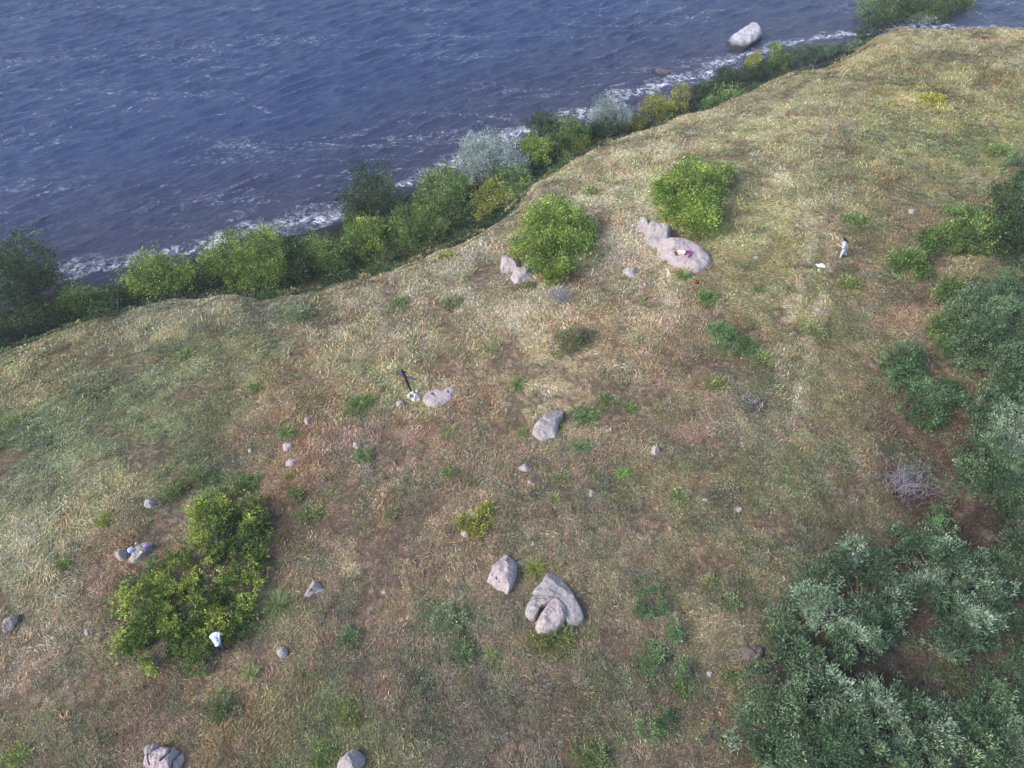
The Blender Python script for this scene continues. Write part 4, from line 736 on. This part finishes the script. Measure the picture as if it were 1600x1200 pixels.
def skin_mesh(name, verts, edges, radii, m, parent, root=0, sub=2, loc=None):
    me = bpy.data.meshes.new(name); me.from_pydata([tuple(v) for v in verts], edges, []); o = bpy.data.objects.new(name, me); col.objects.link(o)
    sk = o.modifiers.new('Skin', 'SKIN'); sk.use_smooth_shade = True
    for i, q in enumerate(me.skin_vertices[0].data):
        rr = radii[i]; q.radius = (rr, rr) if not isinstance(rr, tuple) else rr; q.use_root = (i == root)
    ss = o.modifiers.new('Sub', 'SUBSURF'); ss.levels = sub; ss.render_levels = sub
    dg = bpy.context.evaluated_depsgraph_get(); me2 = bpy.data.meshes.new_from_object(o.evaluated_get(dg)); o.modifiers.clear(); o.data = me2; me2.name = name; me2.materials.clear(); me2.materials.append(m)
    for p in me2.polygons: p.use_smooth = True
    o.parent = parent
    if loc is not None: o.location = loc
    return o
def person(label, J, loc, rz, top, bottom, shoes, hair=M_HAIR, long_hair=(), sleeve=0.55, extra=None):
    """J: joint name -> position (metres, figure facing +Y)"""
    root = empty('person', loc); root.rotation_euler = (0, 0, rz); J = {k: Vector(v) for k, v in J.items()}
    Rd = dict(pelvis=.125, spine=.105, chest=.125, neck=.05, head0=.062, head=.088, crown=.06, nose=.016, shL=.06, shR=.06, elL=.042, elR=.042, wrL=.028, wrR=.028, haL=(.022, .038), haR=(.022, .038), hipL=.085, hipR=.085, knL=.056, knR=.056, anL=.037, anR=.037, toL=.028, toR=.028)
    hd = (J['crown'] - J['head0']).normalized(); J['head'] = (J['crown'] * .45 + J['head0'] * .55); face = J.get('face', Vector((0, 1, 0))); face = (face - hd * face.dot(hd)).normalized(); J['nose'] = J['head'] + face * .105 - hd * .01
    for s in 'LR':
        if 'ha' + s not in J: J['ha' + s] = J['wr' + s] + (J['wr' + s] - J['el' + s]).normalized() * .075
    E = [('pelvis','spine'),('spine','chest'),('chest','neck'),('neck','head0'),('head0','head'),('head','crown'),('head','nose')]
    for s in 'LR': E += [('chest','sh'+s),('sh'+s,'el'+s),('el'+s,'wr'+s),('wr'+s,'ha'+s),('pelvis','hip'+s),('hip'+s,'kn'+s),('kn'+s,'an'+s),('an'+s,'to'+s)]
    names = ['pelvis'] + [k for k in J if k not in ('pelvis', 'face')]; V = [J[k] for k in names]; rad = [Rd[k] for k in names]; ed = [(names.index(a), names.index(b2)) for a, b2 in E]
    for s, sg in (('L', -1), ('R', 1)):      # five fingers of different lengths and a thumb from the side of the palm
        w_, h_ = J['wr' + s], J['ha' + s]; d = (h_ - w_).normalized(); sd = d.cross(Vector((0, 0, 1))); sd = sd.normalized() if sd.length > .1 else Vector((1, 0, 0)); pn_ = sd.cross(d)
        for f in range(5):
            if f < 4: b0 = names.index('ha' + s); st = h_ + sd * (f - 1.5) * .021 + d * .012; L_ = (.068, .078, .073, .058)[f]; q1 = st + d * L_ * .55 - pn_ * .008; q2 = q1 + d * L_ * .4 - pn_ * .022
            else: b0 = names.index('ha' + s); st = w_ + d * .035 - sd * sg * .035; q1 = st + (d * .8 - sd * sg * .7).normalized() * .03; q2 = q1 + d * .028
            i0 = len(V); V += [st, q1, q2]; rad += [.010, .009, .0075]; ed += [(b0, i0), (i0, i0 + 1), (i0 + 1, i0 + 2)]; names += ['f'] * 3
    skin_mesh('body', V, ed, rad, M_SKIN, root)
    def cloth(nm, ks, es, scale, m, over={}):
        ks = [k for k in ks]; skin_mesh(nm, [J[k] for k in ks], [(ks.index(a), ks.index(b2)) for a, b2 in es], [over.get(k, (Rd.get(k, .05) if not isinstance(Rd.get(k), tuple) else .03) * scale) for k in ks], m, root)
    for s in 'LR': J['cuff' + s] = J['sh' + s].lerp(J['el' + s], sleeve * 2) if sleeve < .5 else J['el' + s].lerp(J['wr' + s], (sleeve - .5) * 2)
    J['hem'] = J['pelvis'] + (J['pelvis'] - J['spine']).normalized() * .05; J['collar'] = J['chest'].lerp(J['neck'], .8)
    es = [('spine','pelvis'),('pelvis','hem'),('spine','chest'),('chest','collar')]; ks = ['spine','pelvis','hem','chest','collar']
    for s in 'LR':
        ks += ['sh'+s]; es += [('chest','sh'+s)]
        if sleeve >= .5: ks += ['el'+s, 'cuff'+s]; es += [('sh'+s,'el'+s),('el'+s,'cuff'+s)]
        else: ks += ['cuff'+s]; es += [('sh'+s,'cuff'+s)]
    cloth('shirt', ks, es, 1.22, top, {'collar': .07, 'chest': .16, 'spine': .15, 'pelvis': .155, 'cuffL': .052, 'cuffR': .052, 'hem': .15})
    ks = ['pelvis']; es = []
    for s in 'LR': J['low' + s] = J['kn' + s].lerp(J['an' + s], .88); ks += ['hip'+s,'kn'+s,'low'+s]; es += [('pelvis','hip'+s),('hip'+s,'kn'+s),('kn'+s,'low'+s)]
    cloth('trousers', ks, es, 1.15, bottom, {'lowL': .052, 'lowR': .052, 'pelvis': .138})
    for s in 'LR':
        if shoes: skin_mesh('shoe', [J['an'+s] - Vector((0, 0, .02)), J['an'+s].lerp(J['to'+s], .5), J['to'+s] + (J['to'+s] - J['an'+s]) * .15], [(0, 1), (1, 2)], [.048, .045, .034], shoes, root)
    back = -face; hp = [J['crown'] + hd * .015 + back * .01, J['head'] + back * .035 + hd * .03, J['head0'] + back * .05] + [Vector(q) for q in long_hair]
    skin_mesh('hair', hp, [(i, i + 1) for i in range(len(hp) - 1)], [.075, .098, .075] + [.05, .035, .03][:len(long_hair)], hair, root)
    eb = MB(); sd = hd.cross(face)
    for q in (-1, 1):
        c_ = J['head'] + face * .083 + sd * .032 * q + hd * .012; mb = MB(); mb.tube([c_ - sd * .012, c_, c_ + sd * .012], [.003, .008, .003], 6); mb.build('eye', M_SHOE, root)
    c_ = J['head'] + face * .086 - hd * .045; mb = MB(); mb.tube([c_ - sd * .022, c_ + face * .003, c_ + sd * .022], [.002, .007, .002], 6); mb.build('mouth', M_RED, root)
    if extra: extra(root, J)
    tag(root, label, 'person'); return root
M_RED = plain('red_cloth', (176, 44, 54), 0.7, 0.15, 9, 0.1); M_MINT = plain('mint_plastic', (176, 222, 206), 0.4, 0.05, 9, 0.0); M_BLACK = plain('black_metal', (30, 26, 38), 0.45, 0.3, 14, 0.2)
# woman lying on the flat boulder, legs bent
q = hit('slab', 1066, 396)
if q is None: q = at(1066, 396, 0.8)[0]
person('person in a white top and purple leggings lying on the flat boulder, black hair spread',
  dict(pelvis=(.16, -.02, .13), spine=(-.03, .0, .125), chest=(-.22, .02, .13), neck=(-.37, .04, .13), head0=(-.42, .045, .13), crown=(-.58, .05, .13), face=(0, -.5, .85),
   shL=(-.27, .17, .11), shR=(-.27, -.14, .14), elL=(-.12, .3, .08), wrL=(-.3, .42, .05), elR=(-.08, -.29, .1), wrR=(.13, -.42, .06),
   hipL=(.22, .05, .14), hipR=(.22, -.09, .12), knL=(.62, .02, .24), knR=(.6, -.22, .13), anL=(.36, -.28, .08), anR=(.3, -.42, .06), toL=(.42, -.38, .05), toR=(.36, -.53, .04)),
  (q[0], q[1], q[2] - .01), R(-4), M_PINKW, M_PURPLE, None, long_hair=[(-.5, -.12, .09), (-.52, -.24, .05), (-.47, -.33, .04)], sleeve=.3)
# walking person on the track
q, t = at(1318, 403, 0.0)
wk = person('person in a white patterned top and blue white trousers walking through the grass',
  dict(pelvis=(0, 0, .9), spine=(0, .02, 1.08), chest=(0, .05, 1.28), neck=(0, .07, 1.41), head0=(0, .09, 1.47), crown=(0, .13, 1.63), face=(0, .9, -.35),
   shL=(-.17, .05, 1.36), shR=(.17, .05, 1.36), elL=(-.25, .06, 1.1), elR=(.25, .06, 1.1), wrL=(-.08, .26, 1.1), wrR=(.08, .28, 1.12),
   hipL=(-.09, 0, .86), hipR=(.09, 0, .86), knL=(-.1, .12, .48), knR=(.1, .0, .46), anL=(-.1, .16, .08), anR=(.1, -.14, .09), toL=(-.1, .3, .04), toR=(.1, -.0, .03)),
  (q[0], q[1], q[2]), R(75), M_PAT, M_PATL, M_SHOE, long_hair=[(0, -.03, 1.42), (0.02, -.08, 1.3)], sleeve=.62)
wk.rotation_euler = (0, R(-13), R(75)); wk.scale = (1.35, 1.35, 1.08); wk.rotation_mode = 'XYZ'; wk.rotation_euler = (Matrix.Rotation(R(-13), 4, 'Y') @ Matrix.Rotation(R(75), 4, 'Z')).to_euler()
# person bending forward among the leaves of the foreground shrub
person('person in a white and grey top with dark hair bending over inside the foreground shrub',
  dict(pelvis=(0, -.05, .86), spine=(0, .1, 1.0), chest=(0, .27, 1.12), neck=(0, .4, 1.18), head0=(0, .45, 1.19), crown=(0, .6, 1.2), face=(0, .3, -.95),
   shL=(-.18, .3, 1.15), shR=(.18, .3, 1.15), elL=(-.28, .36, .92), elR=(.27, .3, .9), wrL=(-.14, .52, .8), wrR=(.12, .5, .78),
   hipL=(-.09, -.05, .82), hipR=(.09, -.05, .82), knL=(-.11, .06, .45), knR=(.11, .02, .45), anL=(-.12, -.02, .08), anR=(.13, -.06, .08), toL=(-.12, .12, .03), toR=(.14, .08, .03)),
  (P3[0], P3[1] - .1, p3z), R(22), M_PAT, M_NAVY, M_SHOE, long_hair=[(0, .38, 1.24)], sleeve=.35)
# ================================================================ SMALL THINGS
def crumple(name, label, cat, px, py, w_, d_, h_, m, seed, key=None, h0=0.0, kids=None):
    """a soft heap of cloth or a bag, lying where the photo shows it"""
    q = hit(key, px, py) if key else None
    if q is None: q = at(px, py, h0 + h_ * .5)[0]; q[2] -= h_ * .5
    r = np.random.RandomState(seed); nu, nv = 28, 16; U, Vv = np.meshgrid(np.linspace(0, 2 * np.pi, nu, endpoint=False), np.linspace(0, np.pi, nv)); X = np.sin(Vv) * np.cos(U); Y = np.sin(Vv) * np.sin(U); Z = np.cos(Vv)
    f = 1 + 0.9 * (fbm(X * 1.6 + seed, Y * 1.6, Z * 1.6, seed=seed, oct=4) - .5) - .35 * np.abs(fbm(X * 3 + seed, Y * 3, Z * 3, seed=seed + 1, oct=2) - .5) * 2
    P = np.stack([X * f * w_ / 2, Y * f * d_ / 2, (Z * f * .5 + .42) * h_], -1).reshape(-1, 3); Fc = []
    for i in range(nv - 1):
        for j in range(nu): Fc.append((i * nu + j, (i + 1) * nu + j, (i + 1) * nu + (j + 1) % nu, i * nu + (j + 1) % nu))
    if kids: root = empty(name, tuple(q)); o = np_mesh(kids[0], P, Fc, np.full(len(Fc), 4), m, parent=root, smooth=True); kids[1](root); tag(root, label, cat); return root
    o = np_mesh(name, P, Fc, np.full(len(Fc), 4), m, smooth=True, loc=tuple(q)); tag(o, label, cat); return o
def knot(root):
    mb = MB(); mb.tube([(-.2, .1, .12), (-.3, .18, .1), (-.36, .2, .08)], [.035, .06, .03], 8); mb.build('knotted_handle', M_WHITE, root)
crumple('plastic_bag', 'bright white bag lying on the grass left of the walking person', 'bag', 1284, 415, .62, .42, .3, M_WHITE, 3, kids=('bag_body', knot))
crumple('white_bundle', 'small white bundle at the left corner below the flat boulder', 'bundle', 1045, 426, .19, .17, .16, M_WHITE, 4, h0=.12)
crumple('red_cloth', 'pale red cloth heap right beside the small white bundle', 'cloth', 1051, 424, .36, .22, .14, plain('faded_red_cloth', (206, 96, 96), .8, .15, 8, .2), 5, h0=.12)
crumple('mint_cloth', 'small mint and white cloth in the grass tuft below the flat boulder', 'cloth', 1075, 425, .3, .2, .14, M_MINT, 6, h0=.14)
def strap(root):
    mb = MB(); mb.tube([(-.1, .1, .15), (-.05, .2, .22), (.05, .2, .2), (.12, .1, .14)], [.018] * 4, 6); mb.build('strap', M_SHOE, root)
    mb = MB(); mb.tube([(.08, -.04, .1), (.2, -.02, .1), (.27, 0, .07)], [.06, .08, .03], 8); mb.build('side_pocket', M_SHOE, root)
crumple('red_bag', 'small red and black bag on the grass below the flat boulder', 'bag', 1086, 441, .32, .24, .22, M_RED, 7, h0=.08, kids=('bag_body', strap))
crumple('blue_bundle', 'blue and white printed bundle on the grey slab above the foreground shrub', 'bundle', 204, 859, .30, .34, .22, M_BLW, 8, 'bagR', h0=.3)
crumple('lilac_bundle', 'bright lilac printed bundle at the right end of the grey slab', 'bundle', 229, 854, .30, .26, .2, M_LIL, 9, 'bagR', h0=.3)
crumple('white_packet', 'small white packet on the slab between the blue and lilac bundles', 'packet', 221, 863, .14, .10, .05, M_WHITE, 10, 'bagR', h0=.3)
crumple('white_card', 'tiny white paper behind the blue bundle', 'paper', 212, 849, .07, .12, .04, M_WHITE, 11, None, h0=.1)
M_CBAR = plain('weathered_violet_metal', (92, 80, 112), 0.5, 0.3, 14, 0.2)
# ---- leaning memorial cross
q0, t = at(644, 614, 0.05); zc = float(terrain(q0[0], q0[1])); cr = empty('memorial_cross', (q0[0], q0[1], zc)); d = ray(628, 577); best = None
Lc = 1.95; tp = None
for s in np.arange(20, 80, .01):      # the top end: on the sight line, a cross height away from the foot
    pq = np.array([0, 0, CAMH]) + s * d
    e3 = abs(np.linalg.norm(pq - np.array([q0[0], q0[1], zc])) - Lc)
    if pq[2] > zc and (best is None or e3 < best): best = e3; tp = pq
tv = Vector(tp - np.array([q0[0], q0[1], zc])); tn = tv.normalized(); ax = tn.cross(Vector((0, 0, 1)) if abs(tn.z) < .95 else Vector((0, 1, 0))).normalized(); bx_ = tn.cross(ax)
def proj(p): dp = p[1] * cP + (CAMH - p[2]) * sP; return np.array([p[0] / dp * F, ((CAMH - p[2]) * cP - p[1] * sP) / dp * F])
mid_ = q0 * 0 + np.array([q0[0], q0[1], zc]) + np.array(tv) * .68; fd = max([ax * math.cos(t_) + bx_ * math.sin(t_) for t_ in np.linspace(0, 6.283, 90)], key=lambda v_: float(np.dot(proj(mid_ + np.array(v_) * .6) - proj(mid_), [0.9, 0.43]))); nn = tv.normalized().cross(fd)
mb = MB(); mb.bar(tv * -.12, tv, .13, .06, up=nn); mb.build('post', M_BLACK, cr, False)
cA = tv * .68 + nn * .052; mb = MB(); mb.bar(cA - fd * .5 + tv * .13, cA + fd * .6 - tv * .13, .10, .09, up=nn); mb.build('crossbar', M_CBAR, cr, False)
cB = tv * .86 + nn * .052; mb = MB(); mb.bar(cB - fd * .26 + tv * .03, cB + fd * .12, .12, .09, up=nn); mb.build('upper_bar', M_CBAR, cr, False)
tag(cr, 'dark metal memorial cross leaning to the left over a heap of white stones', 'cross')
M_WS = rock_mat('whitewashed_stone', (236, 230, 236), (206, 200, 212), (240, 236, 240))
for i, (x_, y_, a_, b_, lb) in enumerate([(644,614,5,4,'largest white stone right at the foot of the cross'),(650,618,4,4,'white stone right of the foot of the cross'),(640,619,4,3,'white stone left of the foot of the cross'),(646,624,5,3,'pinkish white stone in front of the cross foot'),(654,624,4,3,'outermost pinkish stone right of the cross foot'),(652,611,3,3,'little white stone behind the cross foot')]):
    rock('ws%d' % i, lb, blob(x_, y_, a_, b_, 7, .2, seed=60 + i), .26, M_WS, name='whitewashed_stone', cat='stone', group='white stones heaped round the cross')
# ---- undergrowth that nobody could count, covering the slope down to the beach
rs = np.random.RandomState(21); uu = rs.uniform(-110, 130, 60000); kk = rs.uniform(0, 1, 60000); we = w_edge(uu); ws = w_shore(uu); ww = we + 0.8 + kk * (ws - 2.8 - we); x = uu * ux - ww * uy; y = uu * uy + ww * ux; z = terrain(x, y)
k_ = (rs.uniform(size=len(x)) < np.clip((ws - we) / 24, 0, 1) * .5) & (fbm(x * .25, y * .25, seed=70, oct=3) > .36); x, y, z = x[k_], y[k_], z[k_]; nn_ = len(x)
pc2 = bpy.data.collections.new('bank_tufts')
for i in range(3): leafy('u_herb_%d' % i, 70, 0.42, 0.17, 0.09, 700 + i, pc2, hgt=.5)
f = fbm(x * .2, y * .2, seed=71, oct=3); cu = np.where((f > .52)[:, None], lin((72, 90, 50)), lin((48, 66, 42))) * np.exp(rs.normal(0, .25, nn_))[:, None]; dry = (rs.uniform(size=nn_) < .14)[:, None]; cu = np.where(dry, lin((138, 128, 92)), cu)
scatter('bank_undergrowth', 'dense low undergrowth of leafy weeds covering the shore bank', 'undergrowth', pc2, np.stack([x, y, z], 1), np.stack([x * 0, y * 0, rs.uniform(0, 6.28, nn_)], 1), rs.uniform(.8, 1.8, nn_), cu, rs.randint(0, 3, nn_))

# ---- thin evening haze over the water and the hill
hm = bpy.data.materials.new('haze'); hm.use_nodes = True; n = hm.node_tree; n.nodes.clear(); out = n.nodes.new('ShaderNodeOutputMaterial'); pv = n.nodes.new('ShaderNodeVolumePrincipled')
pv.inputs['Density'].default_value = 0.0005; pv.inputs['Color'].default_value = (0.86, 0.88, 0.95, 1); pv.inputs['Anisotropy'].default_value = 0.2; n.links.new(pv.outputs[0], out.inputs['Volume'])
hv = [(x_, y_, z_) for z_ in (-61.5 - 8, 36) for x_, y_ in ((-4200, -4200), (4200, -4200), (4200, 4200), (-4200, 4200))]
hz = np_mesh('haze', hv, [0,3,2,1, 4,5,6,7, 0,1,5,4, 1,2,6,5, 2,3,7,6, 3,0,4,7], [4] * 6, hm); tag(hz, kind='stuff')
